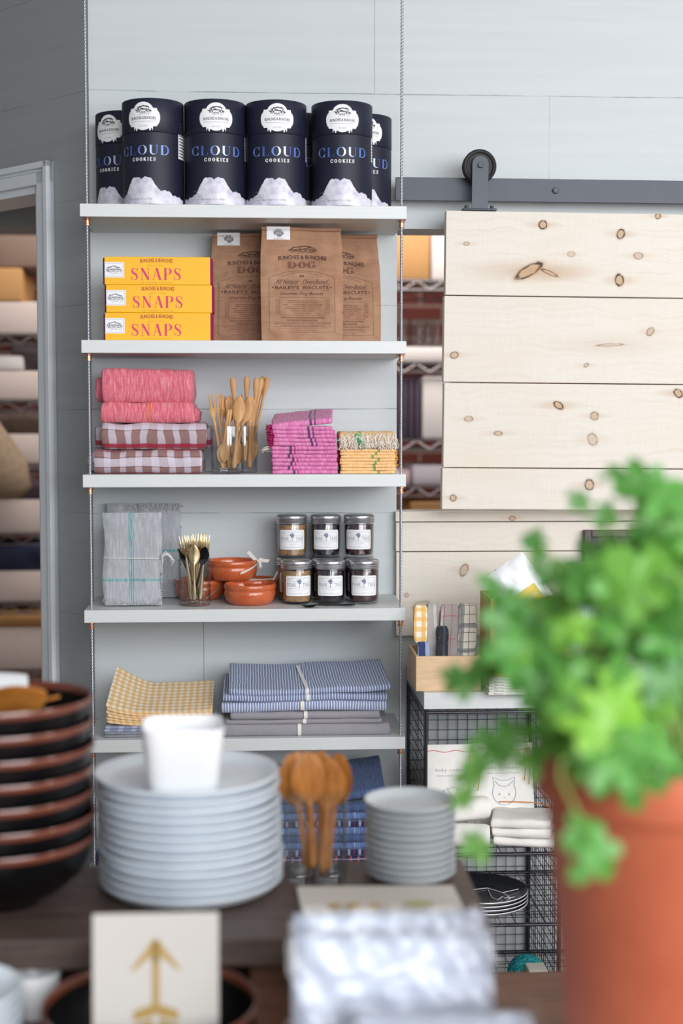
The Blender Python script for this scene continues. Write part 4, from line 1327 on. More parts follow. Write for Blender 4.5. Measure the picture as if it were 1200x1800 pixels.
ribbon_strip(b, [(.0615 * math.cos(a), .0615 * math.sin(a), .020 + .026 * (i / 9)) for i, a in enumerate(R(-70 + 8 * j) for j in range(10))], .006, (.3, .3, .9))
ribbon_strip(b, [(.060, -.010, .043), (.052, -.018, .052), (.038, -.020, .068)], .009, (.7, .1, .6))
ribbon_strip(b, [(.058, -.012, .044), (.066, -.014, .050), (.074, -.014, .047)], .007, (.2, .1, .9))
for a in (0.3, 2.6, 4.4):
    ribbon_strip(b, [(.066, -.014, .046), (.070 + .010 * math.cos(a), -.018, .043 + .010 * math.sin(a)), (.074 + .014 * math.cos(a), -.014, .041 + .012 * math.sin(a))], .010, (.5, .2, .7))
b.build('ribbon', m_rib, d4, smooth=60)
d2 = [o for o in COL.objects if o.name.startswith('terracotta_dish') and o.get('label', '').startswith('terracotta dish behind the cutlery')][0]
b = MB(); ribbon_strip(b, [(.0615 * math.cos(R(a)), .0615 * math.sin(R(a)), .006 + .034 * (a + 75) / 45) for a in range(-75, -25, 6)], .006, (.4, -.3, .8)); b.build('ribbon', m_rib, d2, smooth=60)
d3 = [o for o in COL.objects if o.name.startswith('terracotta_dish') and o.get('label', '').startswith('terracotta dish behind the front')][0]
b = MB(); ribbon_strip(b, [(-.02, -.050, .050), (.02, -.045, .049), (.044, -.038, .050)], .008, (0, .9, .3)); ribbon_strip(b, [(.044, -.040, .047), (.050, -.040, .058), (.055, -.038, .069)], .006, (.9, 0, .2)); b.build('ribbon', m_rib, d3, smooth=60)

# jam jars
m_lid = M('jar_lid_steel', 'C3C5CB', .32, .95)
m_jam = [M('pear_jam', 'AC8258', .45, var=.3, vs=60, coat=.3), M('blueberry_jam', '1C0D1E', .3, var=.4, vs=80, coat=.3), M('cherry_jam', '3A0716', .3, var=.5, vs=80, coat=.3)]
JR, JH = .0368, .1010
def make_jar(k):
    t = thing('jam_jar', 'x', 'jar', group='jam jars with white labels')
    r = .0358
    b = MB()
    b.lathe([(0, .002), (r * .82, 0), (r * .93, .003), (r * .965, .010), (r * .98, .04), (r * .99, .076), (r * .96, .0815), (r * .955, .086), (r * .93, .088), (r * .905, .086), (r * .94, .076), (r * .93, .04), (r * .91, .012), (r * .85, .006), (0, .006)], 56)
    b.build('glass_body', m_glass, t, smooth=60)
    b = MB(); b.lathe([(0, .0066), (r * .84, .0066), (r * .902, .0125), (r * .922, .04), (r * .932, .0755), (r * .9, .078), (0, .0785)], 48); b.build('jam', m_jam[k], t, smooth=60)
    b = MB()
    pr = [(0, .0845), (r * .97, .0845), (JR * .985, .0815), (JR * .985, .0835), (JR, .0845), (JR * .972, .0865), (JR, .0888), (JR * .972, .091), (JR, .0932), (JR * .985, .0985), (JR * .96, JH - .0008), (JR * .93, JH), (JR * .90, JH - .0008), (JR * .86, JH - .0015), (JR * .8, JH - .0012), (0, JH - .0012)]
    b.lathe(pr, 60)
    b.build('screw_lid', m_lid, t, smooth=40)
    b = MB(); rr = r * .995
    f = lambda off: (lambda x, y: ((rr + off) * math.sin(x / rr), -(rr + off) * math.cos(x / rr), y))
    LW, LH, z0 = .0655, .0465, .0205
    b.flat(shift(round_rect(-LW / 2, 0, LW / 2, LH, .0045, 30), 0, z0), f(.0003), 0)
    def rr2(x0, y0, x1, y1):
        return join(rect(x0, y0, x1, y0 + .0005, 24), rect(x0, y1 - .0005, x1, y1, 24), rect(x0, y0, x0 + .0005, y1), rect(x1 - .0005, y0, x1, y1))
    b.flat(shift(rr2(-LW / 2 + .004, .005, LW / 2 - .004, LH - .005), 0, z0), f(.0006), 1)
    b.flat(rect(-LW / 2 + .004, z0 + .0335, -.007, z0 + .0339, 12), f(.0006), 1); b.flat(rect(.007, z0 + .0335, LW / 2 - .004, z0 + .0339, 12), f(.0006), 1)
    b.flat(([(-LW / 2 + .005 + (LW - .01) * i / 24, z0 + .0165 + .002 * math.sin(math.pi * i / 24) + dy) for i in range(25) for dy in (0, .0005)], [(2 * i, 2 * i + 2, 2 * i + 3, 2 * i + 1) for i in range(24)]), f(.0006), 1)
    b.flat(shift(text2d('PEAR', .0215, .0085, -.006), -.0185, z0 + .0215), f(.0006), 1)
    b.flat(shift(text2d('TREE', .0215, .0085, -.006), .0185, z0 + .0215), f(.0006), 1)
    b.flat(shift(text2d('PEAR LANE', .011, .0016), -.022, z0 + .0375), f(.0006), 2)
    b.flat(shift(text2d('JAM & PRESERVES', .019, .0016), .004, z0 + .0125), f(.0006), 1)
    b.flat(shift(text2d('8 OZ', .005, .0012), .002, z0 + .007), f(.0006), 1)
    tr = join(*[disc(.0045 * math.cos(i * 2.4) * math.sqrt(i / 11), z0 + .0335 + .0045 * math.sin(i * 2.4) * math.sqrt(i / 11), .0021, .0017, 7, i, .3) for i in range(12)], ribbon([(0, z0 + .020, .0016), (0, z0 + .026, .0009), (.0002, z0 + .033, .0008)]))
    b.flat(tr, f(.0007), 2)
    b.build('paper_label', [m_white, m_greyink, M('tree_ink', '7C86A0', .6)], t)
    return t
jars = [Repeat(make_jar(k)) for k in range(3)]
yjf = Y4(520, 1063.5) + .0355
yjb = yjf + .0745
kind = ('amber pear', 'near-black berry', 'dark cherry')
for i, px in enumerate((521.5, 580.5, 640)):
    jars[i]('%s jam jar, bottom row in front, on the shelf' % kind[i], (P(px, 1040, yjf - .02).x, yjf, Z4), R((9, -1, -3)[i]))
for i, px in enumerate((513.5, 572.5, 631.5)):
    jars[i]('%s jam jar, bottom row behind, carrying the upper jar' % kind[i], (P(px, 1030, yjb - .02).x, yjb, Z4), R((-2, 4, 2)[i]))
for i, px in enumerate((513, 573, 631.5)):
    jars[i]('%s jam jar of the upper row, standing on the one below' % kind[i], (P(px, 940, yjb - .022).x, yjb - .003, Z4 + JH + .0004), R((0, -1, -6)[i]))
# spoon lying before the jars
sl = bs.copy(); COL.objects.link(sl)
tag(sl, 'black spoon lying flat on the shelf in front of the jam jars', 'spoon', 'black spoons')
ys = YF + .026
sl.location = (P(624, 1066, ys + .006).x, ys + .006, Z4 + .0042)
sl.rotation_euler = (R(90), 0, R(-87))

# ================================================================== fifth shelf: gingham and striped cloths
Z5 = TOPS[4] + .0004
m_ging = weave('yellow_gingham', 'F1EEDF', [('u', .0150, .0, .0075, 'E5A83A', .55), ('v', .0150, .0, .0075, 'E5A83A', .55)], streak=.08)
m_gingedge = weave('yellow_gingham_fold', 'F2DDB4', [('u', .0150, .0, .0075, 'E7A04A', .5)], streak=.1)
m_bluepl = weave('pale_blue_napkin', '8E96B4', [('u', .03, 0, .012, 'C6CCDC', .5)], streak=.12)
m_greypl = weave('plain_grey_linen', '8E9198', [], streak=.12)
m_pin = weave('blue_pinstripe', '7683A6', [('u', .0062, 0, .0020, 'DCE2F0', .9)], streak=.14)
m_pin2 = weave('soft_blue_pinstripe', '8591B6', [('u', .0062, 0, .0022, 'E6EAF6', .9)], streak=.12)
m_greyl = weave('warm_grey_linen', '9A979E', [], streak=.10)
m_band = M('white_paper_band', 'E9E8E2', .6)
xc5 = lambda px, Y=YF + .03: P(px, 1240, Y).x
GG = 'folded napkins in the gingham stack'
zz = Z5
seq = [('plain grey linen napkin lying lowest in the gingham stack', m_greypl, .0065, 182, 330), ('plain grey linen napkin second from the shelf in the gingham stack', m_greypl, .0065, 183, 340),
       ('pale blue napkin under the gingham ones, lower of two', m_bluepl, .0062, 181, 372), ('pale blue napkin directly beneath the yellow gingham ones', m_bluepl, .0062, 184, 374)]
for lab, mt, hh, p0, p1 in seq:
    a, c_ = xc5(p0), xc5(372)
    o = cloth('folded_napkin', c_ - a, .16, hh, mt, None, ((a + c_) / 2, YF + .024 + .08, zz), amp=.0009, freq=26, seed=zz * 90, bulge=.0035, nx=18, layers=1)
    tag(o, lab, 'napkin', GG); zz += hh
ng = 6
for k in range(ng):
    i = ng - 1 - k
    a, c_ = xc5(187 - 1.5 * (k % 2)), xc5(371 + (k % 3))
    hh = .0056
    curl = .4 + .6 * k / (ng - 1)
    def wrp(v, curl=curl, W_=c_ - a, i=i):
        x, y, z = v
        l = max(0, (-x / (W_ / 2) - .25) / .75)
        sag = .0065 * math.sin(math.pi * (x / W_ + .5)) * curl
        up = .014 * l ** 2 * curl
        rise = (.046 * max(0, (y + .08) / .16) ** 1.1) * (.35 + .65 * curl if i else 1) * (1 + .55 * l)
        return (x + .012 * max(0, (y + .08) / .16) * (1 if x < 0 else 0) * l, y, z + up - sag * .5 + rise)
    o = cloth('folded_napkin', c_ - a, .15, hh, m_ging, None, ((a + c_) / 2, YF + .028 + .075 + .001 * (k % 2), zz), amp=.0008, freq=26, seed=50 + k, bulge=.0032, nx=24, warp=wrp, layers=1, u0=.002 * k, v0=0)
    tag(o, 'yellow gingham napkin, ' + ('topmost, its whole upturned check showing' if i == 0 else ords[i] + ' from the top of the gingham stack' if k else 'lowest of the gingham ones, on the pale blue napkins'), 'napkin', GG)
    zz += hh
GS = 'folded towels banded with white tape'
zz = Z5
rows = [('warm grey linen towel at the bottom of the banded stack', m_greyl, .0270, 390, 685, 526, 2), ('thin warm grey linen towel in the middle of the grey ones', m_greyl, .0105, 396, 671, 535, 1), ('warm grey linen towel right under the blue striped ones', m_greyl, .0170, 405, 667, 537, 1),
        ('blue pinstriped towel lying on the grey linen ones', m_pin2, .0235, 388, 679, 531, 1), ('thin blue pinstriped towel between two thicker striped ones', m_pin, .0150, 391, 680, 541, 1), ('blue pinstriped towel on top of the banded stack', m_pin, .0145, 402, 687, 540, 1)]
for j, (lab, mt, hh, p0, p1, bp, ly) in enumerate(rows):
    a, c_ = xc5(p0, YF + .024), xc5(p1, YF + .024)
    cx_ = (a + c_) / 2
    W_, D_ = c_ - a, .17
    def wrp(v, j=j, D_=D_):
        x, y, z = v
        if j == 5:
            rise = .034 * max(0, (y + D_ / 2) / D_) ** 1.2
            return (x - .012 * max(0, (y + D_ / 2) / D_) * (1 if x > 0 else .2), y, z + rise + .003 * math.sin(x * 18) + .004 * (x > .12) * (x - .12) / .03)
        if j == 4: return (x, y, z + .022 * max(0, (y + D_ / 2) / D_) + .0015 * math.sin(x * 22))
        if j == 3: return (x, y, z + .010 * max(0, (y + D_ / 2) / D_) + .002 * math.sin(x * 15 + 1))
        return (x, y, z)
    o = cloth('folded_towel', W_, D_, hh, mt, None, (cx_, YF + .018 + D_ / 2 + .002 * (j % 2), zz), amp=.0012, freq=18, seed=80 + j * 2.1, bulge=min(.008, hh * .45), nx=34, warp=wrp)
    tag(o, lab, 'towel', GS)
    # the white tape round it
    b = MB()
    bx_ = xc5(bp, YF + .02) - cx_
    bl = min(.008, hh * .45)
    pr = []
    for i in range(13):
        an = -math.pi / 2 + math.pi * i / 12
        pr.append((-D_ / 2 + bl * (1 - math.cos(an)) - .0022, hh * (.5 + .5 * math.sin(an)) + (.0008 if i > 6 else 0)))
    for i in range(1, 9): pr.append((-D_ / 2 + bl + (D_ - 2 * bl) * i / 9, hh + .0022))
    lean_ = -.020 if j == 5 else 0
    ids = []
    for i, (y, z) in enumerate(pr):
        row = []
        for dx in (-.0042, 0, .0042):
            xx = bx_ + dx + lean_ * max(0, (y + D_ / 2) / D_)
            q = wrp(Vector((xx, y, max(.0003, z))))
            row.append(b.vert(q))
        ids.append(row)
    for A, B in zip(ids, ids[1:]):
        for q in range(2): b.face([A[q], A[q + 1], B[q + 1], B[q]])
    b.build('tape_band', m_band, o, smooth=60)
    zz += hh + .0003

# ================================================================== sixth shelf: dark blue cloths
Z6 = TOPS[5] + .0004
m_denim = weave('indigo_chambray', '46587F', [], streak=.16, fleck='6B7DA3')
m_navyp = weave('navy_plaid', '2C3557', [('u', .024, 0, .006, 'A9B0CC', .7), ('u', .024, .012, .004, '7A2A3E', .7), ('v', .02, 0, .005, '8D97BC', .55)], streak=.16)
m_navyr = weave('navy_red_plaid', '2E3158', [('u', .017, 0, .005, 'C25A48', .75), ('v', .014, 0, .003, 'B9B3CC', .6)], streak=.16)
m_bluest = weave('mid_blue_cloth', '5A72A4', [('u', .03, 0, .002, 'B7C2DC', .6)], streak=.2, fleck='8FA3C9')
xc6 = lambda px, Y=YF + .03: P(px, 1450, Y).x
GD = 'dark blue cloths on the lowest shelf'
zz = Z6
spec = [(m_navyr, .017), (m_navyp, .016), (m_bluest, .016), (m_denim, .017), (m_bluest, .018), (m_navyp, .016), (m_bluest, .018), (m_denim, .020), (m_denim, .020)]
names = ['navy and red plaid cloth at the bottom of the tall blue pile', 'navy plaid cloth just above the red plaid one', 'mid blue cloth, third up in the tall blue pile', 'indigo cloth halfway up the tall blue pile', 'mid blue cloth under the white-checked navy one', 'navy plaid cloth with white checks in the upper pile', 'bright mid blue cloth under the two indigo ones', 'indigo chambray cloth second from the top of the blue pile', 'indigo chambray cloth on top of the tall blue pile']
for j, (mt, hh) in enumerate(spec):
    a, c_ = xc6(476), xc6(676 - (3 if j % 2 else 0))
    wr = (lambda v: (v.x, v.y, v.z + .040 * max(0, (v.y + .085) / .17) + .018 * max(0, v.x / .13))) if j == 8 else (lambda v: (v.x, v.y, v.z + .012 * max(0, v.x / .13) * (v.y + .085) / .17)) if j > 4 else None
    o = cloth('folded_cloth', c_ - a, .17, hh, mt, None, ((a + c_) / 2, YF + .02 + .085, zz), amp=.0014, freq=18, seed=120 + j, bulge=hh * .45, nx=24, warp=wr)
    tag(o, names[j], 'cloth', GD); zz += hh + .0002
zz = Z6
spec = [(m_navyp, .011), (m_navyr, .011), (m_navyp, .011), (m_bluest, .010), (m_denim, .010), (m_bluest, .011)]
names = ['lowest navy plaid napkin of the frayed pile behind the plates', 'navy and red napkin second up in the frayed pile', 'navy plaid napkin third up in the frayed pile', 'mid blue napkin fourth up in the frayed pile', 'indigo napkin fifth up in the frayed pile', 'topmost blue napkin of the frayed pile behind the plates']
for j, (mt, hh) in enumerate(spec):
    a, c_ = xc6(168 + 4.0 * j), xc6(330)
    o = cloth('folded_napkin', c_ - a, .15, hh, mt, None, ((a + c_) / 2, YF + .03 + .075, zz), amp=.0016, freq=22, seed=140 + j, bulge=hh * .45, nx=16)
    tag(o, names[j], 'napkin', 'frayed blue napkins on the lowest shelf'); zz += hh + .0002
    if j < 4:
        prs = [((-(c_ - a) / 2 + .003, -.07 + .06 * rnd.random(), hh * rnd.random()), (-(c_ - a) / 2 - rnd.uniform(.003, .010), -.07 + .06 * rnd.random(), hh * rnd.random())) for q in range(30)]
        fringe('fringe', prs, .001, m_denim, o, 200 + j)

# ================================================================== wire locker with painted board top
YU, YB = 3.09, YW - .008
UX0 = P(748, 1350, YU).x
UX1 = P(984, 1500, YU).x
UX2 = UX1 + (UX1 - UX0) + .01
m_wire = M('dark_steel_wire', '3C3A3D', .35, .8)
m_wireb = M('dark_steel_rod', '45434A', .3, .8)
UT = P(748, 1249, YU).z
lev = [P(840, y, YU).z for y in (1501, 1626, 1782)]
locker = thing('wire_locker', 'dark wire mesh locker with open bays standing under the pine boards', 'locker', ((UX0 + UX2) / 2, YU, 0))
ox = locker.location.x
GS_ = .0245
def mesh_panel(name, org, ua, va, nu_, nv_, lu, lv, r=.00095):
    b = MB()
    org, ua, va = Vector(org), Vector(ua), Vector(va)
    for i in range(nu_ + 1):
        p = org + ua * (lu * i / nu_); b.tube([p, p + va * lv], r, 4, cap=False)
    for j in range(nv_ + 1):
        p = org + va * (lv * j / nv_) + ua.cross(va) * .0024; b.tube([p, p + ua * lu], r, 4, cap=False)
    return b.build(name, m_wire, locker, smooth=180)
dpt = YB - YU
H_ = UT - .03
mesh_panel('back_mesh', (UX0 - ox, dpt, .03), (1, 0, 0), (0, 0, 1), int((UX2 - UX0) / GS_), int(H_ / GS_), UX2 - UX0, H_)
for x in (UX0, UX1, UX2):
    mesh_panel('side_mesh', (x - ox, 0, .03), (0, 1, 0), (0, 0, 1), int(dpt / GS_), int(H_ / GS_), dpt, H_)
for z in lev + [.05]:
    mesh_panel('mesh_shelf', (UX0 - ox, 0, z), (1, 0, 0), (0, 1, 0), int((UX2 - UX0) / .034), int(dpt / .034), UX2 - UX0, dpt, .0010)
b = MB()
for x in (UX0, UX1, UX2):
    for y in (0, dpt):
        b.tube([(x - ox, y, 0), (x - ox, y, UT)], .0042, 8)
    b.tube([(x - ox, 0, UT - .003), (x - ox, dpt, UT - .003)], .004, 8)
for y in (0, dpt):
    for z in lev + [.05, UT - .003]:
        b.tube([(UX0 - ox, y, z - .002), (UX2 - ox, y, z - .002)], .0036, 8)
b.build('rod_frame', m_wireb, locker, smooth=60)
pt0, pt1 = P(745, 1218, YU - .004), P(745, 1247, YU - .004)
b = MB(); b.box((pt0.x - ox, -.004, pt1.z), (UX2 + .02 - ox, dpt, pt0.z), b=.001)
b.build('top_board', m_shelf, locker)
ZT = pt0.z + .0004

# ------------------------------------------------------------------ on top of the locker
m_birch = wood('birch_plywood', 'D3AE86', 'E6C9A4', 1.0, .5, (2, 2, 16))
def YT(px, py): return Pz(px, py, ZT).y
yb0 = YT(790, 1214.5)
wx0, wx1 = P(731, 1180, yb0).x, P(845, 1180, yb0).x
bw, bh, bd = wx1 - wx0, P(790, 1153.5, yb0).z - ZT, .17
crate = thing('wooden_box', 'small open birch box of rolled dishcloths by the cable', 'box', ((wx0 + wx1) / 2, yb0, ZT))
tk = .006
for nm, lo, hi in (('front_board', (-bw / 2, 0, 0), (bw / 2, tk, bh)), ('rear_board', (-bw / 2, bd - tk, 0), (bw / 2, bd, bh)), ('side_board', (-bw / 2, tk, 0), (-bw / 2 + tk, bd - tk, bh)), ('side_board', (bw / 2 - tk, tk, 0), (bw / 2, bd - tk, bh)), ('bottom_board', (-bw / 2 + tk, tk, 0), (bw / 2 - tk, bd - tk, tk))):
    b = MB(); b.box(lo, hi, b=.0006); b.build(nm, m_birch, crate)
m_film = G('clear_cellophane')
g = m_film
lw = g.n('ShaderNodeLayerWeight'); lw.inputs['Blend'].default_value = .35
gl = g.n('ShaderNodeBsdfGlossy'); gl.inputs['Roughness'].default_value = .12
tr = g.n('ShaderNodeBsdfTransparent')
mx = g.n('ShaderNodeMixShader')
nb = g.n('ShaderNodeBump'); nb.inputs['Strength'].default_value = .5; nb.inputs['Distance'].default_value = .004
g.put(nb.inputs['Height'], g.noise(g.coord('Object'), 55.0, 3.0))
g.t.links.new(nb.outputs[0], gl.inputs['Normal'])
g.put(mx.inputs[0], g.math('ADD', g.math('MULTIPLY', lw.outputs['Fresnel'], .3), .03)); g.t.links.new(tr.outputs[0], mx.inputs[1]); g.t.links.new(gl.outputs[0], mx.inputs[2])
g.t.links.new(mx.outputs[0], g.out.inputs[0])
m_film = g.m
m_t1 = weave('yellow_check_roll', 'F1ECDC', [('u', .020, .002, .009, 'E9B44C', .75), ('v', .022, .004, .010, 'E9B44C', .65)])
m_t2 = weave('navy_stripe_roll', '39456B', [('u', .026, .004, .010, 'A9B4CF', .85)])
m_t3 = weave('plain_taupe_roll', 'ABA4A2', [('u', .05, .004, .006, 'C9C5C3', .8)])
m_t4 = weave('taupe_red_stripe_roll', 'A39C99', [('u', .018, .004, .0014, 'B03A4C', .9), ('u', .06, .034, .010, 'CBC8C8', .8), ('v', .05, .02, .0014, 'B03A4C', .8)])
m_t5 = weave('cream_black_grid_roll', 'E6E0D3', [('u', .018, .003, .0013, '2A2A32', .9), ('v', .020, .004, .0013, '2A2A32', .9), ('u', .05, .03, .012, '6D7076', .7), ('v', .055, .040, .010, '6D7076', .7)])
m_t6 = weave('charcoal_roll', '33363F', [('u', .03, .0, .006, '5B606B', .5)])
GR = 'rolled dishcloths in the birch box'
def roll(lab, mt, px0, px1, py0, py1, Y, th, lean, seed):
    a, c_ = P(px0, 1100, Y).x, P(px1, 1100, Y).x
    zt_ = P(px0, py0, Y).z
    zb_ = max(P(px0, py1, Y).z, ZT + tk + .001)
    b_ = cloth('rolled_dishcloth', c_ - a, th, zt_ - zb_, mt, None, ((a + c_) / 2, Y + th / 2, zb_), amp=.0014, freq=24, seed=seed, bulge=th * .2, nx=10,
               warp=lambda v: (v.x + lean * v.z, v.y + .25 * v.z, v.z))
    tag(b_, lab, 'dishcloth', GR)
    return b_
yr = yb0 + .014
r1 = roll('yellow and white checked dishcloth roll at the cable end of the birch box', m_t1, 728, 751, 1066, 1131, yr + .022, .026, .02, 1)
roll('navy striped dishcloth roll low in the birch box under the yellow check', m_t2, 734, 755, 1131, 1180, yr, .024, .02, 2)
roll('plain taupe dishcloth roll beside the yellow checked one', m_t3, 751, 769, 1067, 1180, yr + .022, .028, .02, 3)
roll('taupe dishcloth roll with fine red stripes in the birch box', m_t4, 770, 802, 1067, 1180, yr + .022, .028, .08, 4)
roll('charcoal dishcloth roll mostly hidden between taupe ones', m_t6, 768, 788, 1104, 1180, yr + .006, .020, .03, 5)
r5 = roll('cream dishcloth roll with a thin black grid in the birch box', m_t5, 803, 835, 1066, 1180, yr + .020, .028, .07, 6)
b = MB()
cx_ = (P(790, 1100, yr).x, yr - .004, P(790, 1120, yr).z)
for k, (dx, dz, sx, sz) in enumerate(((-.022, -.018, .012, .050), (.012, .006, .040, .012), (.010, -.014, .034, .010))):
    b.grid(lambda u, v, dx=dx, dz=dz, sx=sx, sz=sz, k=k: (cx_[0] + dx + (u - .5) * sx + .004 * math.sin(v * 9 + k), cx_[1] - .006 * math.sin(math.pi * u) - .004 * math.sin(v * 13 + k), cx_[2] + dz + (v - .5) * sz + .012 * math.sin(math.pi * u)), 10, 12)
tag(b.build('cellophane_wrap', m_film, smooth=180), 'crinkled clear cellophane curling over the rolls in the birch box', 'wrapper')

# cardboard boxes, booklets, packages behind the plant
m_card = M('honey_cardboard', 'C39A54', .7, var=.06, vs=15)
def carton(lab, px0, px1, py0, py1, Y, d, zb_=None):
    a, c_ = P(px0, 1100, Y).x, P(px1, 1100, Y).x
    z0 = P(px0, py1, Y).z if zb_ is None else zb_
    z1 = P(px0, py0, Y).z
    t = thing('cardboard_box', lab, 'box', ((a + c_) / 2, Y, z0))
    w_, h_ = c_ - a, z1 - z0
    b = MB()
    s_ = .003
    b.box((-w_ / 2, 0, 0), (w_ / 2, s_, h_)); b.box((-w_ / 2, d - s_, 0), (w_ / 2, d, h_)); b.box((-w_ / 2, s_, 0), (-w_ / 2 + s_, d - s_, h_)); b.box((w_ / 2 - s_, s_, 0), (w_ / 2, d - s_, h_)); b.box((-w_ / 2 + s_, s_, 0), (w_ / 2 - s_, d - s_, s_))
    b.build('box_body', m_card, t)
    b = MB(); b.box((-w_ * .16, -.0012, h_ * .45), (w_ * .16, 0, h_ * .75), b=.0005); b.build('label_plate', M('tan_label', 'D8B878', .6), t)
    return t, z1
yk = YT(920, 1221)
m_book = M('white_booklet_paper', 'E9E8E3', .6); m_cover = M('booklet_cover', '8F9A7C', .6)
zz = ZT
for k in range(6):
    a, c_ = P(858.5 + (k % 2), 1200, yk).x, P(996 - (k % 3) * 2, 1200, yk).x
    t = thing('booklet', 'pale booklet, %s of the stack on the locker beside the birch box' % ('lowest' if k == 0 else 'topmost' if k == 5 else ords[k] + ' up'), 'booklet', ((a + c_) / 2, yk, zz), group='booklets stacked on the locker top')
    b = MB(); b.box((-(c_ - a) / 2, 0, 0), ((c_ - a) / 2, .20, .0058), b=.0005); b.build('pages', m_book, t)
    b = MB(); b.box((-(c_ - a) / 2 - .0004, .0004, .0058), ((c_ - a) / 2 + .0004, .2, .0063)); b.build('cover', m_cover, t)
    b = MB(); b.flat(shift(text2d('Memories', .020, .0032), -(c_ - a) / 2 + .022, .0012), lambda x, y: (x, -.0005, y)); b.flat(shift(text2d('GRADE', .018, .0030), .01, .0012), lambda x, y: (x, -.0005, y)); b.build('lettering', m_ink, t)
    zz += .0065
c1, z1 = carton('lower honey coloured cardboard box standing on the booklets', 862, 1000, 1141, 1185, yk + .004, .15, zz)
c2, z2 = carton('upper open honey coloured cardboard box with white packages poking out', 862, 968, 1052, 1141, yk + .004, .15, z1 + .0008)
m_pack = M('white_package_plastic', 'EEF0F4', .35, var=.02, vs=20, coat=.4)
m_packy = M('yellow_sticker', 'E5C64E', .5)
def package(lab, px, py, Y, w_, h_, ang, th=.022):
    c_ = P(px, py, Y)
    t = thing('white_package', lab, 'package', c_, group='white packages in the cardboard box')
    t.rotation_euler = (R(-8), R(ang), 0)
    b = MB()
    def f(s_):
        def q(u, v):
            e = math.sqrt(max(0, min(1, min(u, 1 - u, v, 1 - v) / .22)))
            return ((u - .5) * w_, s_ * (th / 2 * e) + .002 * noise.noise(Vector((u * 6, v * 6, s_))), (v - .5) * h_)
        return q
    b.grid(f(-1), 18, 18); b.grid(f(1), 18, 18, flip=True)
    b.build('package_body', m_pack, t, smooth=70)
    return t
pk = package('white package with a yellow sticker tilted up out of the cardboard box', 912, 1030, yk + .050, .10, .115, -34 + 90 - 90)
b = MB(); b.flat(rect(-.024, -.052, .030, -.012), lambda x, y: (x, -.0125, y), 0); b.flat(shift(text2d('to my love', .040, .006), .003, -.036), lambda x, y: (x, -.0130, y), 1); b.build('sticker', [m_packy, m_white], pk)
pk.rotation_euler = (R(-8), R(-35), 0)
package('plain white package, only a corner showing behind the tilted one', 900, 1045, yk + .10, .085, .11, 3)

ob = thing('picture_frame', 'dark brown framed slate propped against the pine boards', 'frame', (P(1082, 930, YW - .045).x, YW - .062, ZT))
fw = P(1138, 960, YW - .045).x - P(1027, 960, YW - .045).x
fh_ = P(1082, 931, YW - .045).z - ZT
ob.rotation_euler = (R(-2.5), 0, 0)
m_fr = wood('dark_walnut', '38292A', '4A3736', 1.0, .45, (14, 14, 2))
b = MB()
for lo, hi in (((-fw / 2, 0, 0), (-fw / 2 + .018, .02, fh_)), ((fw / 2 - .018, 0, 0), (fw / 2, .02, fh_)), ((-fw / 2 + .018, 0, 0), (fw / 2 - .018, .02, .018)), ((-fw / 2 + .018, 0, fh_ - .018), (fw / 2 - .018, .02, fh_))): b.box(lo, hi, b=.002)
b.build('frame_moulding', m_fr, ob)
b = MB(); b.box((-fw / 2 + .016, .010, .016), (fw / 2 - .016, .016, fh_ - .016)); b.build('slate_panel', M('plum_slate', '4A3D4C', .6), ob)
m_chg = weave('grey_chambray', '8E97AC', [], streak=.2, fleck='B9C0CF')
yc_ = YT(1060, 1221) + .05
zc_ = ZT
st = MB(); 
a, c_ = P(1003, 1100, yc_).x, P(1200, 1100, yc_).x
zz = ZT
o = cloth('folded_cloth', c_ - a, .16, .045, M('plum_cloth', '4B2E4A', .9), None, ((a + c_) / 2, yc_ + .06, zz), amp=.003, freq=14, seed=301, bulge=.015); tag(o, 'dark plum cloth lying on the locker top behind the plant', 'cloth'); zz += .0455
top_ = P(1035, 990, yc_ + .04).z
o = cloth('cushion', .125, .10, top_ - zz, m_chg, None, (P(1050, 1050, yc_).x, yc_ + .05, zz), amp=.006, freq=9, seed=303, bulge=.045, ends=.7); tag(o, 'grey chambray cushion standing before the slate frame', 'cushion')
o = cloth('cushion', .105, .09, top_ - zz + .006, weave('pale_oatmeal', 'CBC9C2', [], streak=.12), None, (P(1120, 1050, yc_).x, yc_ + .05, zz), amp=.006, freq=9, seed=307, bulge=.04, ends=.7); tag(o, 'pale oatmeal cushion next to the grey chambray one', 'cushion')

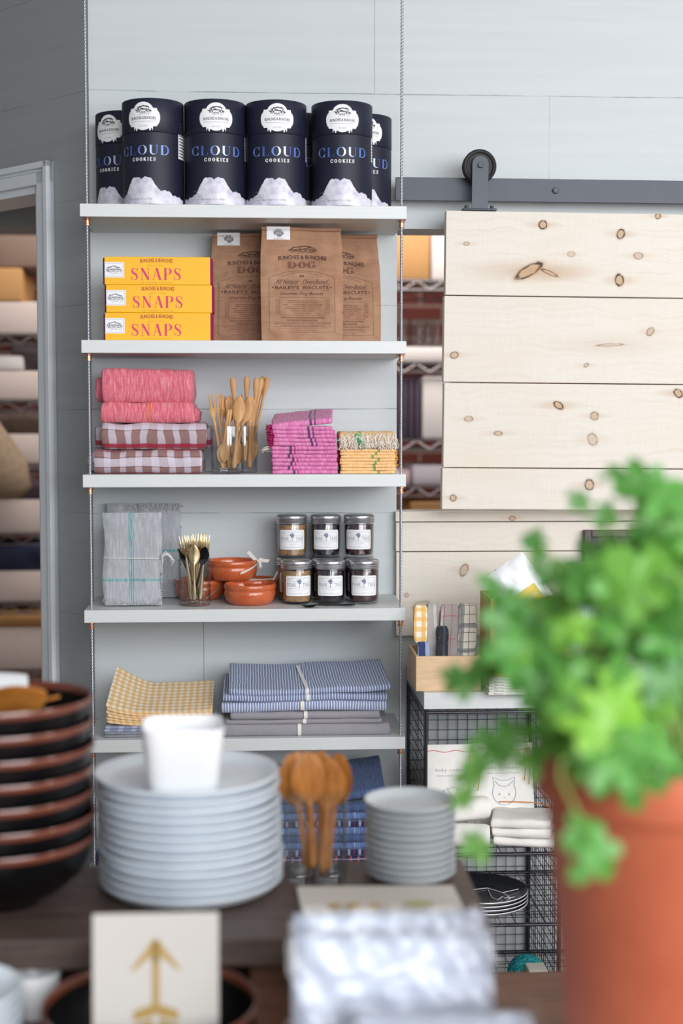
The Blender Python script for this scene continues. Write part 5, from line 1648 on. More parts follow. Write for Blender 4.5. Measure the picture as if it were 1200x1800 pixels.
# ------------------------------------------------------------------ inside the locker
m_muslin = M('white_muslin', 'EFEDE8', .9, var=.03, vs=40, bump=.2, bs=500)
m_rope = M('orange_cord', 'E08B3A', .8)
m_stitch = M('red_stitching', 'C8505A', .8)
m_pale = M('pale_blue_ink', '9FAAB8', .7)
zL1 = lev[0] + .004
def muslin_bag(lab, px0, px1, py0, Y, draw, lean, text):
    a, c_ = P(px0, 1380, Y).x, P(px1, 1380, Y).x
    w_, h_ = c_ - a, P((px0 + px1) / 2, py0, Y).z - zL1
    t = thing('muslin_bag', lab, 'bag', ((a + c_) / 2, Y, zL1), group='drawstring muslin bags in the locker')
    t.rotation_euler = (R(lean), 0, 0)
    b = MB()
    fy_ = lambda x, z: -.012 * math.sqrt(max(0, 1 - (2 * x / w_) ** 4)) * (1 - .55 * (z / h_)) - .002 * noise.noise(Vector((x * 30, z * 25, w_ * 9)))
    X_ = lambda u, v: (u - .5) * w_ * (1 + .05 * (1 - v))
    b.grid(lambda u, v: (X_(u, v), fy_(X_(u, v) * .94, v * h_), v * h_), 18, 18)
    b.grid(lambda u, v: (X_(u, v), .012 + -fy_(X_(u, v) * .94, v * h_) * .6 - .010 * v, v * h_), 12, 12, flip=True)
    b.build('bag_body', m_muslin, t, smooth=70)
    pf = lambda x, y: (x, fy_(x, y) - .0012, y)
    b = MB(); b.flat(ribbon([(-w_ * .48 + w_ * .96 * i / 14, h_ * .93 + .002 * math.sin(i), .0014) for i in range(15)]), pf); b.build('stitch_line', m_stitch, t)
    b = MB(); b.flat(shift(text2d('baby romper', w_ * .62, .009, -.004, 0, 1.3), -w_ * .02, h_ * .70), pf); b.flat(shift(text2d('organic cotton  3-6 months', w_ * .6, .0035), -w_ * .02, h_ * .655), pf); b.build('lettering', m_pale, t)
    b = MB(); draw(b, w_, h_, pf); b.build('line_pattern', m_pale, t)
    b = MB()
    x0 = w_ * .40 if text else w_ * .36
    for k in range(3): b.tube([(x0 + .004 * k, fy_(x0, h_ * .93) - .003, h_ * .94), (x0 - .006 + .008 * k, -.016, h_ * .86), (x0 - .004 + .010 * k, -.016, h_ * (.72 - .05 * k)), (x0 - .008 + .010 * k, -.017, h_ * (.58 - .04 * k))], .0011, 5)
    b.build('drawstring', m_rope, t, smooth=180)
    return t
def romper(b, w_, h_, pf):
    p = [(-.4, .12), (-.36, .36), (-.2, .5), (0, .54), (.2, .5), (.36, .36), (.42, .12)]
    L = lambda q: ribbon([(x * w_, y * h_, .0013) for x, y in q])
    b.flat(L(p), pf); b.flat(L([(-.12, .53), (0, .42), (.1, .53)]), pf); b.flat(L([(-.18, .50), (-.14, .1)]), pf); b.flat(L([(0, .44), (.22, .3), (.24, .1)]), pf)
def face(b, w_, h_, pf):
    L = lambda q, wd=.0014: ribbon([(x, y, wd) for x, y in q])
    cx, cy, rx, ry = 0, h_ * .45, w_ * .20, h_ * .14
    b.flat(L([(cx + rx * math.cos(R(a)), cy + ry * math.sin(R(a)) * (1.05 if a < 180 else 1)) for a in range(150, 392, 10)]), pf)
    b.flat(L([(cx - rx * .86, cy + ry * .5), (cx - rx * .95, cy + ry * 1.2), (cx - rx * .3, cy + ry * .95), (cx + rx * .3, cy + ry * .95), (cx + rx * .95, cy + ry * 1.2), (cx + rx * .86, cy + ry * .5)]), pf)
    b.flat(L([(cx - rx * .8, cy + ry * .9), (cx - rx * .4, cy + ry * .55), (cx, cy + ry * .45), (cx + rx * .4, cy + ry * .55), (cx + rx * .8, cy + ry * .9)]), pf)
    for s_ in (-1, 1): b.flat(disc(cx + s_ * rx * .42, cy - ry * .15, .0017, .0028, 8), pf)
    b.flat(disc(cx, cy - ry * .42, .0018, .0013, 8), pf)
    b.flat(shift(text2d('very soft organic cotton', w_ * .4, .003), cx, h_ * .10), pf)
yq = Pz(800, 1465, zL1).y
muslin_bag('muslin drawstring bag printed with a baby romper, beside the mesh side', 751, 843, 1312, yq - .02, romper, -7, 0)
muslin_bag('muslin drawstring bag printed with a small bear face', 836, 938, 1309, yq + .0, face, -10, 1)
muslin_bag('muslin bag standing behind the bear face one, only its top showing', 868, 930, 1296, yq + .06, romper, -6, 0)
for k, (lab, py) in enumerate((('bottom flat white muslin bag of the three lying at the shelf front', 0), ('middle flat white muslin bag of the three lying at the shelf front', 1), ('top flat white muslin bag with faint drawing, lying on two others', 2))):
    o = cloth('flat_muslin_bag', .132, .13, .0205, m_muslin, None, (P(922 - 2 * k, 1470, YU + .09).x, YU + .088, zL1 + k * .0210), R(-14), amp=.004, freq=14, seed=400 + k, bulge=.010, nx=16)
    tag(o, lab, 'bag', 'flat muslin bags in the locker')
    if k == 2:
        b = MB(); b.tube([(-.06, .05, .030), (-.02, .055, .031), (.03, .052, .032), (.062, .03, .028), (.066, .01, .022)], .0013, 5); b.build('drawstring', m_rope, o, smooth=180)
for k, lab in enumerate(('white muslin roll on the locker shelf behind the small plates', 'white muslin roll lying on top of the other roll')):
    b = MB()
    rr_ = .026
    b.lathe([(0, 0), (rr_ * .5, -.001), (rr_ * .9, .003), (rr_, .012), (rr_ * 1.02, .06), (rr_, .108), (rr_ * .9, .117), (0, .118)], 28)
    b.v = [(x + .0025 * noise.noise(Vector((x * 40, y * 40, z * 30 + k))), y + .0025 * noise.noise(Vector((x * 40, y * 40 + 5, z * 30 + k))), z) for x, y, z in b.v]
    o = b.build('muslin_roll', m_muslin, None, (P(768 + 4 * k, 1480, YU + .05).x, YU + .045 + .012 * k, zL1 + rr_ + .001 + k * .051), (R(90), 0, R(90 + 10 * k)), 60)
    o.rotation_euler = (0, R(90), R(-8 + 22 * k))
    tag(o, lab, 'cloth roll', 'muslin rolls in the locker')
# plates with line drawings
zL2 = lev[1] + .004
m_night = M('black_glaze', '15171F', .25, coat=.4)
m_por = M('white_porcelain', 'E9EBF0', .25, coat=.3)
yp = Pz(845, 1616, zL2).y + .085
for k in range(4):
    t = thing('patterned_plate', ('topmost black plate with a white line drawing, on the locker shelf' if k == 3 else ('third', 'second', 'lowest')[2 - k] + ' white-sided plate under the black drawn one' if k else 'lowest white-sided plate on the mesh under the black drawn one'), 'plate', (P(845, 1590, yp).x, yp, zL2 + k * .0085), group='black plates with white sides')
    r = .108
    b = MB(); b.lathe([(0, 0), (r * .55, 0), (r * .62, .001), (r * .9, .009), (r, .0175), (r * .995, .019)], 64); b.build('underside', m_por, t, smooth=60)
    b = MB(); b.lathe([(r * .995, .019), (r * .98, .0185), (r * .86, .0105), (r * .6, .004), (0, .003)], 64); b.build('glazed_face', m_night, t, smooth=60)
    if k == 3:
        b = MB()
        zf = lambda rr: .0215 if rr > .1 else .006 + max(0, (rr - .060) / .040) * .0095 if rr > .06 else .0062
        for seg in ([(-.03, .02), (.02, .035), (.05, .0), (.088, .004)], [(.05, .0), (.060, -.03), (.048, -.042), (.062, -.045)], [(.02, -.03), (.03, -.05), (.045, -.028), (.055, -.052), (.07, -.045)], [(-.03, .02), (-.05, -.02), (-.03, -.05)], [(.02, .035), (.02, -.03)]):
            b.tube([(x, y, zf(math.hypot(x, y))) for x, y in seg], .0008, 4)
        b.build('line_drawing', m_white, t)
# yarn ball and a small block further down
zL3 = lev[2] + .004
g = G('teal_wool')
m_teal = g.set(g.mix(g.rng(g.noise(g.mapv(g.coord(), (30, 200, 200)), 1.0, 2.0), .4, .6), '12737C', '2AA3A6'), .9)
yy_ = YU + .10
cy = P(925, 1732, yy_)
b = MB()
ry = .043
for k in range(46):
    ax = Vector((math.sin(k * 2.4), math.cos(k * 1.7), math.sin(k * .9 + 1))).normalized()
    u_ = ax.orthogonal().normalized(); v_ = ax.cross(u_)
    off = ax * ry * .35 * math.sin(k * 1.3)
    rr_ = math.sqrt(max(.1, 1 - .35 ** 2 * math.sin(k * 1.3) ** 2)) * ry
    b.tube([off + u_ * rr_ * math.cos(2 * math.pi * i / 26) + v_ * rr_ * math.sin(2 * math.pi * i / 26) for i in range(26)], .0026, 5, closed=True)
b.lathe([(0, -ry * .98), (ry * .7, -ry * .69), (ry * .98, 0), (ry * .7, ry * .69), (0, ry * .98)], 24)
tag(b.build('yarn_ball', m_teal, None, (cy.x, yy_, zL3 + ry + .002), smooth=180), 'teal wool ball low in the wire locker', 'yarn')
b = MB(); b.box((-.022, 0, 0), (.022, .05, P(945, 1706, YU + .02).z - zL3), b=.003)
tag(b.build('soap_block', M('cream_soap', 'DAD3C8', .5), None, (P(946, 1712, YU + .02).x, YU + .02, zL3)), 'cream block near the corner post low in the locker', 'soap')

# ================================================================== stock room shelving and its goods
YS = 5.55
m_chrome = M('chrome_wire', '8F8B90', .35, .8)
def wire_rack(lab, px0, px1, pys):
    x0, x1 = P(px0, 700, YS).x, P(px1, 700, YS).x
    t = thing('wire_rack', lab, 'shelving', ((x0 + x1) / 2, YS, 0))
    w_ = x1 - x0
    zs_ = []
    for py in pys:
        z = P((px0 + px1) / 2, py, YS).z
        zs_.append(z + .040)
        b = MB()
        for y in (0, .45):
            b.tube([(-w_ / 2, y, z), (w_ / 2, y, z)], .004, 6); b.tube([(-w_ / 2, y, z + .036), (w_ / 2, y, z + .036)], .004, 6)
            n = int(w_ / .05)
            b.tube([(-w_ / 2 + w_ * i / n, y, z + (.002 if i % 2 else .034)) for i in range(n + 1)], .003, 5)
        for i in range(int(w_ / .03) + 1): b.tube([(-w_ / 2 + i * .03, 0, z + .037), (-w_ / 2 + i * .03, .45, z + .037)], .002, 4, cap=False)
        b.build('wire_shelf', m_chrome, t, smooth=60)
    for x in (-w_ / 2, w_ / 2):
        for y in (0, .45):
            b = MB(); b.tube([(x, y, 0), (x, y, 2.6)], .012, 10); b.build('post', m_chrome, t, smooth=60)
    return zs_
lv_l = wire_rack('chrome wire rack of cream bins seen through the doorway', -420, 130, (605, 722, 835, 958, 1080, 1200))
lv_r = wire_rack('chrome wire rack seen through the gap beside the sliding shutter', 640, 960, (510, 655, 790, 872, 985))
m_bin = weave('cream_linen_bin', 'D8C9C5', [], mode='OBJ', streak=.1)
m_kr = M('tan_carton', 'C79762', .75, var=.05, vs=8)
m_wht = M('white_carton', 'E6E1E2', .6)
m_purp = M('plum_binding', '4F4358', .6, var=.15, vs=10)
m_dk = M('dark_goods', '4A4244', .7, var=.2, vs=12)
m_navy = M('navy_cloth_goods', '2D3350', .9, var=.35, vs=18)
def bin_(lab, px0, px1, py0, py1, z, dy=.02, mt=m_bin, name='storage_bin', cat='bin', group=None, lid=True, d=.38, hd_=None):
    a, c_ = P(px0, 700, YS + dy).x, P(px1, 700, YS + dy).x
    h_ = P((px0 + px1) / 2, py0, YS + dy).z - z if hd_ is None else hd_
    b = MB(); b.box((-(c_ - a) / 2, 0, 0), ((c_ - a) / 2, d, h_), b=.012)
    o = b.build(name, mt, None, ((a + c_) / 2, YS + dy, z + .0005), smooth=35)
    return tag(o, lab, cat, group)
GBN = 'cream bins in the stock room'
for k, (py0, nm) in enumerate(((530, 'top'), (652, 'second'), (763, 'third'), (879, 'fourth'), (1005, 'fifth'), (1105, 'sixth'))):
    bin_('cream linen bin by the doorway edge, on the %s rack shelf in view' % nm, -70, 72, py0, 0, lv_l[k], group=GBN)
    bin_('cream linen bin deeper inside the doorway, on the %s rack shelf in view' % nm, -225, -78, py0 + 2, 0, lv_l[k], group=GBN)
def pile(lab, name, px0, px1, z, h_, mt, dy=.03, cat='goods', seed=0, d=.3):
    a, c_ = P(px0, 700, YS + dy).x, P(px1, 700, YS + dy).x
    o = cloth(name, c_ - a, d, h_, mt, None, ((a + c_) / 2, YS + dy + d / 2, z), amp=.012, freq=7, seed=seed, bulge=.03, nx=12)
    return tag(o, lab, cat)
hb_ = lambda k, py0: P(0, py0, YS).z
zt = lambda k, py0: P(0, py0, YS + .02).z + .001
pile('dark cloth heap lying on the second cream bin', 'cloth_heap', 20, 72, zt(1, 652), .10, m_dk, seed=500)
bin_('pale carton standing on the second cream bin', -20, 42, 625, 0, zt(1, 652), mt=m_wht, name='carton', cat='carton', d=.2)
pile('brown cloth heap on the third cream bin', 'cloth_heap', -20, 72, zt(2, 763), .085, M('brown_goods', '6B5A52', .9, var=.2, vs=10), seed=501)
pile('plum cloth on the fourth cream bin', 'cloth_heap', -10, 72, zt(3, 879), .07, M('plum_goods', '5D4C58', .9, var=.25, vs=14), seed=502)
pile('navy cloth heap on the fifth cream bin', 'cloth_heap', -30, 72, zt(4, 1005), .11, m_navy, seed=503)
pile('grey brown cloth on the lowest cream bin in view', 'cloth_heap', -30, 72, zt(5, 1105), .07, m_kr, seed=504)
bin_('orange tan carton above the first cream bin', -120, 42, 470, 0, zt(0, 530), mt=m_kr, name='carton', cat='carton', d=.3)
bin_('tall brown crate at the top of the stock rack', -160, 76, 412, 0, zt(0, 470), mt=M('brown_crate', '8A7468', .7, var=.1, vs=6), name='crate', cat='crate', d=.3, dy=.03)
# burlap bag hanging on the rack front
g = G('burlap'); m_bur = g.set(g.mix(g.rng(g.noise(g.coord(), 60.0, 3.0), .3, .7), '8C7A66', 'A3907A'), .95)
c0 = P(8, 800, YS - .10)
b = MB()
b.lathe([(0, -.17), (.06, -.165), (.105, -.12), (.11, -.03), (.085, .06), (.05, .13), (.025, .18), (0, .185)], 28)
b.v = [(x * (1 + .25 * noise.noise(Vector((x * 9, y * 9, z * 7)))) + (z + .17) * -.22, y * .7, z) for x, y, z in b.v]
tag(b.build('burlap_bag', m_bur, None, c0, smooth=180), 'sagging burlap bag hanging on the front of the stock rack', 'bag')
# goods in the gap
bin_('tan carton on the high shelf of the gap rack, nearest the wall edge', 688, 755, 404, 0, lv_r[0], mt=m_kr, name='carton', cat='carton')
bin_('white carton on the high shelf beside the tan one', 757, 850, 404, 0, lv_r[0], mt=m_wht, name='carton', cat='carton')
bin_('white carton low on the second gap shelf', 690, 800, 610, 0, lv_r[1], mt=m_wht, name='carton', cat='carton')
m_thin = None
for i, px in enumerate((700, 712, 723, 734)):
    bin_('plum bound album %s from the wall edge on the third gap shelf' % ords[i].replace('top', 'first'), px - 5, px + 5, 664, 0, lv_r[2], mt=m_purp, name='album', cat='album', group='plum albums on the gap rack', d=.26)
bin_('tall white carton beside the plum albums', 742, 840, 662, 0, lv_r[2], mt=m_wht, name='carton', cat='carton', dy=.02)
bin_('grey white package on the fourth gap shelf', 725, 790, 818, 0, lv_r[3], mt=M('grey_white_pack', 'C4BFCB', .6), name='package', cat='package')
bin_('pinkish carton at the wall edge of the fourth gap shelf', 690, 722, 826, 0, lv_r[3], mt=M('pink_carton', 'C9AFB4', .7), name='carton', cat='carton')
bin_('tan carton on the lowest gap shelf in view', 722, 810, 884, 0, lv_r[4], mt=m_kr, name='carton', cat='carton', hd_=P(750, 884, YS).z - lv_r[4])
for i, px in enumerate((706, 733, 748, 765)):
    gz = P(px, 610, YS + .1).z + .002
    t = copy_tree(tum, '%s drinking glass in the row on the white stock room carton' % ('first', 'second', 'third', 'fourth')[i], (P(px, 600, YS + .1).x, YS + .1, gz))
    t['group'] = 'drinking glasses in the stock room'; t['category'] = 'glass'

# ================================================================== the display table in front
YPL = 2.10
TZ = P(337, 1556, YPL).z               # top of the raised plank
LZ = P(940, 1714, 2.33).z              # table top below it
m_plank = wood('weathered_dark_board', '3F322E', '65544C', 1.0, .5, (1.5, 14, 14))
m_table = wood('brown_table_board', '5A3B2C', '7A5440', 1.0, .5, (1.5, 14, 14))
tx1 = Pz(1012, 1750, LZ).x + .65
b = MB(); table = thing('display_table', 'brown wooden display table carrying bowls, plates and the raised plank', 'table', (.1, 1.95, 0))
b.box((-1.25, -.85, LZ - .045), (1.15, .40, LZ), b=.004); b.build('table_top', m_table, table)
for sx in (-1.18, 1.08):
    for sy in (-.78, .33):
        b = MB(); b.box((sx - .035, sy - .035, 0), (sx + .035, sy + .035, LZ - .045), b=.004); b.build('leg', m_table, table)
px_r = Pz(842, 1545, TZ)
yk0, yk1 = Pz(430, 1646, TZ).y, Pz(430, 1515, TZ).y
riser = thing('raised_plank', 'thick weathered plank raised above the table, stacked with plates and bowls', 'plank', (0, (yk0 + yk1) / 2, LZ))
hz = TZ - LZ
xr = Pz(862, 1620, TZ).x
b = MB(); b.box((-1.05, -(yk1 - yk0) / 2, hz - .042), (xr, (yk1 - yk0) / 2, hz), b=.004); b.build('board', m_plank, riser)
for x in (-.85, .03):
    b = MB(); b.box((x - .05, -.10, 0), (x + .05, .10, hz - .042), b=.003); b.build('support_block', m_table, riser)
b = MB(); b.box((-1.02, .102, 0), (.08, .125, hz - .042), b=.003); b.build('rear_board', m_table, riser)

# dinner plates
g = G('blue_white_stoneware')
m_stone = g.set(g.mix(g.rng(g.noise(g.coord(), 18.0, 3.0), .3, .7), 'DDE6EF', 'E8F0F7'), .32, coat=.25)
m_stone2 = M('grey_stoneware', 'C6CDD2', .4, var=.03, vs=20, coat=.15)
def plate(name, r, h, mt, gv=.93):
    b = MB()
    b.lathe([(0, .0008), (r * .55, .0008), (r * .57, 0), (r * .62, 0), (r * .64, .0015), (r * (gv - .06), .003), (r * gv, h * .30), (r * (gv + .01), h * .50), (r * .985, h * .66), (r, h * .76), (r * .996, h), (r * .975, h * .99), (r * .89, h * .5), (r * .82, .0062), (r * .5, .0052), (0, .005)], 72)
    return b.build(name, mt, None, smooth=60)
RP = P(338 + 161, 1560, YPL).x - P(338, 1560, YPL).x
NPL = 13
topc = P(328, 1356, YPL)
stepz = (topc.z - TZ - .018) / (NPL - 1)
pl = Repeat(tag(plate('dinner_plate', RP, .0205, m_stone), 'x', 'plate'))
cxb, cxt = P(338, 1556, YPL).x, topc.x
for k in range(NPL):
    f = k / (NPL - 1)
    i = NPL - 1 - k
    pl('pale blue-white dinner plate, ' + ('topmost of the tall stack, under the white cup' if i == 0 else 'lowest of the tall stack, on the plank' if k == 0 else ords[i] + ' from the top of the tall plate stack'), (cxb + (cxt - cxb) * f + rnd.uniform(-.002, .002), YPL + rnd.uniform(-.002, .002), TZ + .0005 + stepz * k), group='dinner plates in the tall stack')
# small plates
YSP = 2.16
zsp = TZ
RS = P(720 + 77.5, 1480, YSP).x - P(720, 1480, YSP).x
NS = 11
ztop = P(720, 1396, YSP).z
st2 = (ztop - zsp - .014) / (NS - 1)
ps = Repeat(tag(plate('side_plate', RS, .0165, m_stone2, .89), 'x', 'plate'))
ysp = Pz(720, 1540, TZ).y
for k in range(NS):
    i = NS - 1 - k
    ps('small grey plate, ' + ('topmost of the short stack beside the wooden spoons' if i == 0 else 'lowest of the short stack, on the plank' if k == 0 else ords[i] + ' from the top of the short stack'), (P(720.5, 1480, ysp).x + rnd.uniform(-.001, .001), ysp + rnd.uniform(-.001, .001), TZ + .0005 + st2 * k), group='side plates in the short stack')
# white tapered cup on the plates
zc = topc.z - .012
m_cup = M('bright_white_porcelain', 'F7F8FA', .3, coat=.3)
b = MB()
cw0, cw1, chh = .0505, .0595, .093
def sq(w, n=40):
    out = []
    for i in range(n):
        a = 2 * math.pi * i / n
        c_, s_ = math.cos(a), math.sin(a)
        e = .42
        out.append((w * math.copysign(abs(c_) ** e, c_), w * math.copysign(abs(s_) ** e, s_)))
    return out
prof = [(cw0 * .9, 0), (cw0, .004), (cw0 + (cw1 - cw0) * .5, chh * .5), (cw1, chh - .003), (cw1 - .001, chh), (cw1 - .003, chh - .001), (cw0 - .004, .008), (cw0 * .5, .006)]
rings = [[b.vert((x, y, z)) for x, y in sq(w)] for w, z in prof]
for A, B in zip(rings, rings[1:]):
    for j in range(40): b.face([A[j], A[(j + 1) % 40], B[(j + 1) % 40], B[j]])
b.face(rings[0][::-1]); b.face(rings[-1])
ycup = YPL - .055
tag(b.build('square_cup', m_cup, None, (P(322, 1330, ycup).x, ycup, topc.z - .0085), (0, 0, R(3)), 50), 'bright white square tapered cup standing on the dinner plates', 'cup')

# tumbler with wooden serving spoons
yw = Pz(556, 1543, TZ).y
tw = copy_tree(tum, 'glass tumbler of olive wood spoons between the two plate stacks', (P(556, 1540, yw).x, yw, TZ + .0005))
tw['group'] = 'tumbler on the plank'
tw.scale = (1.26, 1.26, 1.30)
m_olive = wood('olive_wood', '9A5A22', 'D18A3E', 1.4, .4, (16, 16, 4), coat=.2)
gw = Vector((tw.location.x, yw, TZ))
big = spoon_mesh(.178, .028, .074, t=.0028, hand=.0056, bulb=.007).build('serving_spoon', m_olive, smooth=60)
for k, (bx_, tx_, ty_, tdy, tw_, lab) in enumerate(((540, 511, 1326, .0, .3, 'olive wood spoon leaning outermost towards the dinner plates'), (548, 541, 1322, -.028, .1, 'olive wood spoon with its broad bowl facing out in front'), (562, 563, 1321, .012, -.2, 'olive wood spoon standing upright in the middle of the tumbler'), (574, 596, 1325, -.004, -.5, 'olive wood spoon leaning outermost towards the small plates'), (566, 578, 1333, -.026, 2.9, 'olive wood spoon with its back turned out, second from the small plates'), (556, 526, 1335, .02, .6, 'olive wood spoon tucked behind the broad front one'))):
    ut(big, lab, 'olive wood spoons in the tumbler', bx_, yw + tdy * .6, gw, tx_, ty_, yw + tdy, .178, tw_, zb=.014)

# black lacquer bowls with copper brown rims
g = G('black_lacquer')
m_lac = g.set('0A090B', .3, spec=.3)
m_rim = M('copper_brown_rim', '6E3A2A', .3, var=.12, vs=20, coat=.5)
def bowl_shape():
    t = thing('lacquer_bowl', 'x', 'bowl', group='black bowls with brown rims')
    r, h = .1275, .100
    out = [(0, .006), (.040, .006), (.042, 0), (.047, 0), (.049, .004), (.060, .010), (.085, .024), (.108, .045), (.1190, .064), (.1235, .080), (.1245, .0885)]
    b = MB(); b.lathe(out, 72); b.lathe([(.1222, .0890), (.118, .066), (.104, .043), (.08, .027), (.05, .015), (0, .012)], 72); b.build('bowl_body', m_lac, t, smooth=70)
    b = MB(); b.lathe([(.1245, .0885), (.1268, .0915), (r, .096), (.1262, h), (.1242, h - .0006), (.1228, .094), (.1222, .0890)], 72); b.build('rim', m_rim, t, smooth=60)
    return t
bowl = Repeat(bowl_shape())
YBW = 2.04
xb_ = P(8, 1400, YBW).x
zr = [P(8, y, YBW - .1275).z for y in (1240, 1288, 1336, 1390, 1440, 1490)]
zb6 = TZ + .0005
step = .0395
NB = 7
zs_top = P(8, 1224, YBW).z - .100
stepb = (zs_top - zb6) / (NB - 1)
for k in range(NB):
    i = NB - 1 - k
    bowl('black lacquer bowl with brown rim, ' + ('topmost of the tall stack, wooden servers inside' if i == 0 else 'lowest of the tall stack, foot on the plank' if k == 0 else ords[i] + ' from the top of the tall bowl stack'), (xb_ + .0015 * math.sin(k * 2), YBW, zb6 + stepb * k), group='black bowls in the tall stack')
# things in the top bowl
zi = zb6 + stepb * (NB - 1)
sv = spoon_mesh(.175, .034, .085, t=.004, hand=.007, bulb=.010).build('salad_server', m_olive, smooth=60)
along(sv, (xb_ - .075, YBW + .045, zi + .068), (xb_ + .072, YBW - .020, zi + .098), R(20)); tag(sv, 'olive wood salad server lying in the top black bowl, bowl end up', 'server', 'salad servers')
sv2 = sv.copy(); COL.objects.link(sv2); along(sv2, (xb_ - .09, YBW - .01, zi + .066), (xb_ + .040, YBW - .055, zi + .106), R(-15)); tag(sv2, 'olive wood salad server crossing behind the other in the top bowl', 'server', 'salad servers')
b = MB(); b.grid(lambda u, v: ((u - .5) * .11, (v - .5) * .09, .018 * math.cos((u - .5) * 2.6) * math.cos((v - .5) * 2.2)), 12, 12); b.grid(lambda u, v: ((u - .5) * .11, (v - .5) * .09, .018 * math.cos((u - .5) * 2.6) * math.cos((v - .5) * 2.2) - .003), 12, 12, flip=True)
tag(b.build('white_napkin', M('white_cotton', 'EDF0F4', .85), None, (xb_ - .030, YBW + .060, zi + .100), (R(12), 0, R(10)), 180), 'white cloth bundled in the top black bowl behind the servers', 'napkin')

# bowls on the table below
YB2 = 1.76
bc = P(264, 1758, YB2)
for k, lab in enumerate(('black lacquer bowl under the one with the arrow card', 'black lacquer bowl holding up the cream arrow card')):
    o = bowl(lab, (bc.x, YB2, bc.z - .100 * 1.06 - (.0395 if k == 0 else 0)), group='black bowls on the table')
    o.scale = (1.06, 1.06, 1.06)
zlow = bc.z - .106 - .0395
b = MB(); b.lathe([(0, 0), (.075, 0), (.078, .004), (.078, zlow - LZ - .004), (.075, zlow - LZ - .0005), (0, zlow - LZ - .0005)], 40)
tag(b.build('wooden_drum', m_table, None, (bc.x, YB2, LZ + .0003), smooth=40), 'round wooden stand under the black bowls below the plank', 'stand')
# arrow card leaning in the bowl
yc2 = 1.735
m_cream = M('cream_card', 'D0CAC3', .75, var=.01, vs=10)
m_goldink = M('gold_print', 'C3A15E', .45, metal=.3)
ctop = P(272, 1611, yc2)
chgt = ctop.z - (bc.z - .075)
cwd = P(385, 1640, yc2).x - P(162, 1640, yc2).x
card = thing('greeting_card', 'cream card with a gold arrow printed on it, propped in the black bowl', 'card', (ctop.x, yc2, bc.z - .075))
card.rotation_euler = (R(-4), 0, R(0))
b = MB(); b.box((-cwd / 2, 0, 0), (cwd / 2, .0016, chgt), b=.0005); b.box((-cwd / 2, .003, 0), (cwd / 2, .0042, chgt * .995)); b.build('card_stock', m_cream, card)
kpx = yc2 / FPX
b = MB()
F = lambda x, y: (x, -.0006, y)
zz_ = lambda py: chgt - (py - 1611) * kpx * 1.01
b.flat(join(ribbon([(-.030, zz_(1712), .003), (-.008, zz_(1680), .010), (0, zz_(1658), .006)]), ribbon([(.030, zz_(1712), .003), (.008, zz_(1680), .010), (0, zz_(1658), .006)]), line2(0, zz_(1790), 0, zz_(1665), .009), line2(-.004, zz_(1690), .004, zz_(1690), .012)), F)
for s_ in (-1, 1):
    for j in range(3): b.flat(([(s_ * .004, zz_(1772 + j * 26)), (s_ * .028, zz_(1784 + j * 26)), (s_ * .028, zz_(1802 + j * 26)), (s_ * .004, zz_(1794 + j * 26))], [(0, 1, 2, 3)]), F)
b.build('arrow_print', m_goldink, card)
# white ware under the plank
b = MB(); rr_ = .075
w_ = Repeat(tag(plate('white_plate', .085, .018, m_stone), 'x', 'plate'))
xw = P(-92, 1760, 1.72).x
zt_ = P(-28, 1745, 1.72).z
for k in range(8):
    w_('grey-white plate in the low stack beside the black bowl, ' + ('topmost' if k == 7 else 'lowest' if k == 0 else ords[7 - k] + ' from its top'), (xw, 1.74, zt_ - .018 - .0125 * (7 - k)), group='plates in the low stack')
b = MB(); b.box((-.07, -.07, 0), (.07, .07, zt_ - .018 - .0875 - LZ - .0005), b=.004); tag(b.build('wooden_block', m_table, None, (xw, 1.74, LZ + .0003)), 'wooden block carrying the low stack of grey-white plates', 'block')
b = MB(); r = .036
b.lathe([(0, 0), (.022, 0), (.024, .003), (.031, .03), (r, .062), (r * .99, .064), (r * .95, .062), (.027, .02), (0, .012)], 40)
pc = P(60, 1704, 1.90)
tag(b.build('white_cup', m_cup, None, (pc.x, 1.90, pc.z - .064), smooth=60), 'round white cup in the shade under the plank', 'cup')
b = MB(); b.box((-.05, -.05, 0), (.05, .05, pc.z - .064 - LZ - .0006), b=.004); tag(b.build('wooden_block', m_table, None, (pc.x, 1.90, LZ + .0003)), 'wooden block carrying the round white cup under the plank', 'block')

# cream card box on the plank
q0, q1, q2_, q3 = Pz(522, 1558, TZ + .009), Pz(796, 1556, TZ + .009), Pz(836, 1640, TZ + .009), Pz(538, 1640, TZ + .009)
b = MB()
tp = [b.vert(q) for q in (q3, q2_, q1, q0)]; bt = [b.vert((q.x, q.y, TZ + .0006)) for q in (q3, q2_, q1, q0)]
b.face(tp); b.face(bt[::-1])
for i in range(4): b.face([tp[i], bt[i], bt[(i + 1) % 4], tp[(i + 1) % 4]])
kb = thing('stationery_box', 'flat cream card box with faint gold print lying on the plank', 'box', (0, 0, 0))
b.build('box_lid', m_cream, kb)
for px, py, rx in ((588, 1592, .010), (620, 1592, .012), (655, 1592, .011)):
    c_ = Pz(px, py, TZ + .0096); b = MB(); b.flat(disc(0, 0, rx, rx, 14), lambda x, y, c_=c_: (c_.x + x, c_.y + y, c_.z), 0); b.build('gold_print', m_goldink, kb)
c_ = Pz(735, 1588, TZ + .0096); b = MB(); b.flat(disc(0, 0, .022, .012, 14), lambda x, y: (c_.x + x, c_.y + y, c_.z)); b.build('olive_print', M('olive_print', 'B8B27A', .6), kb)

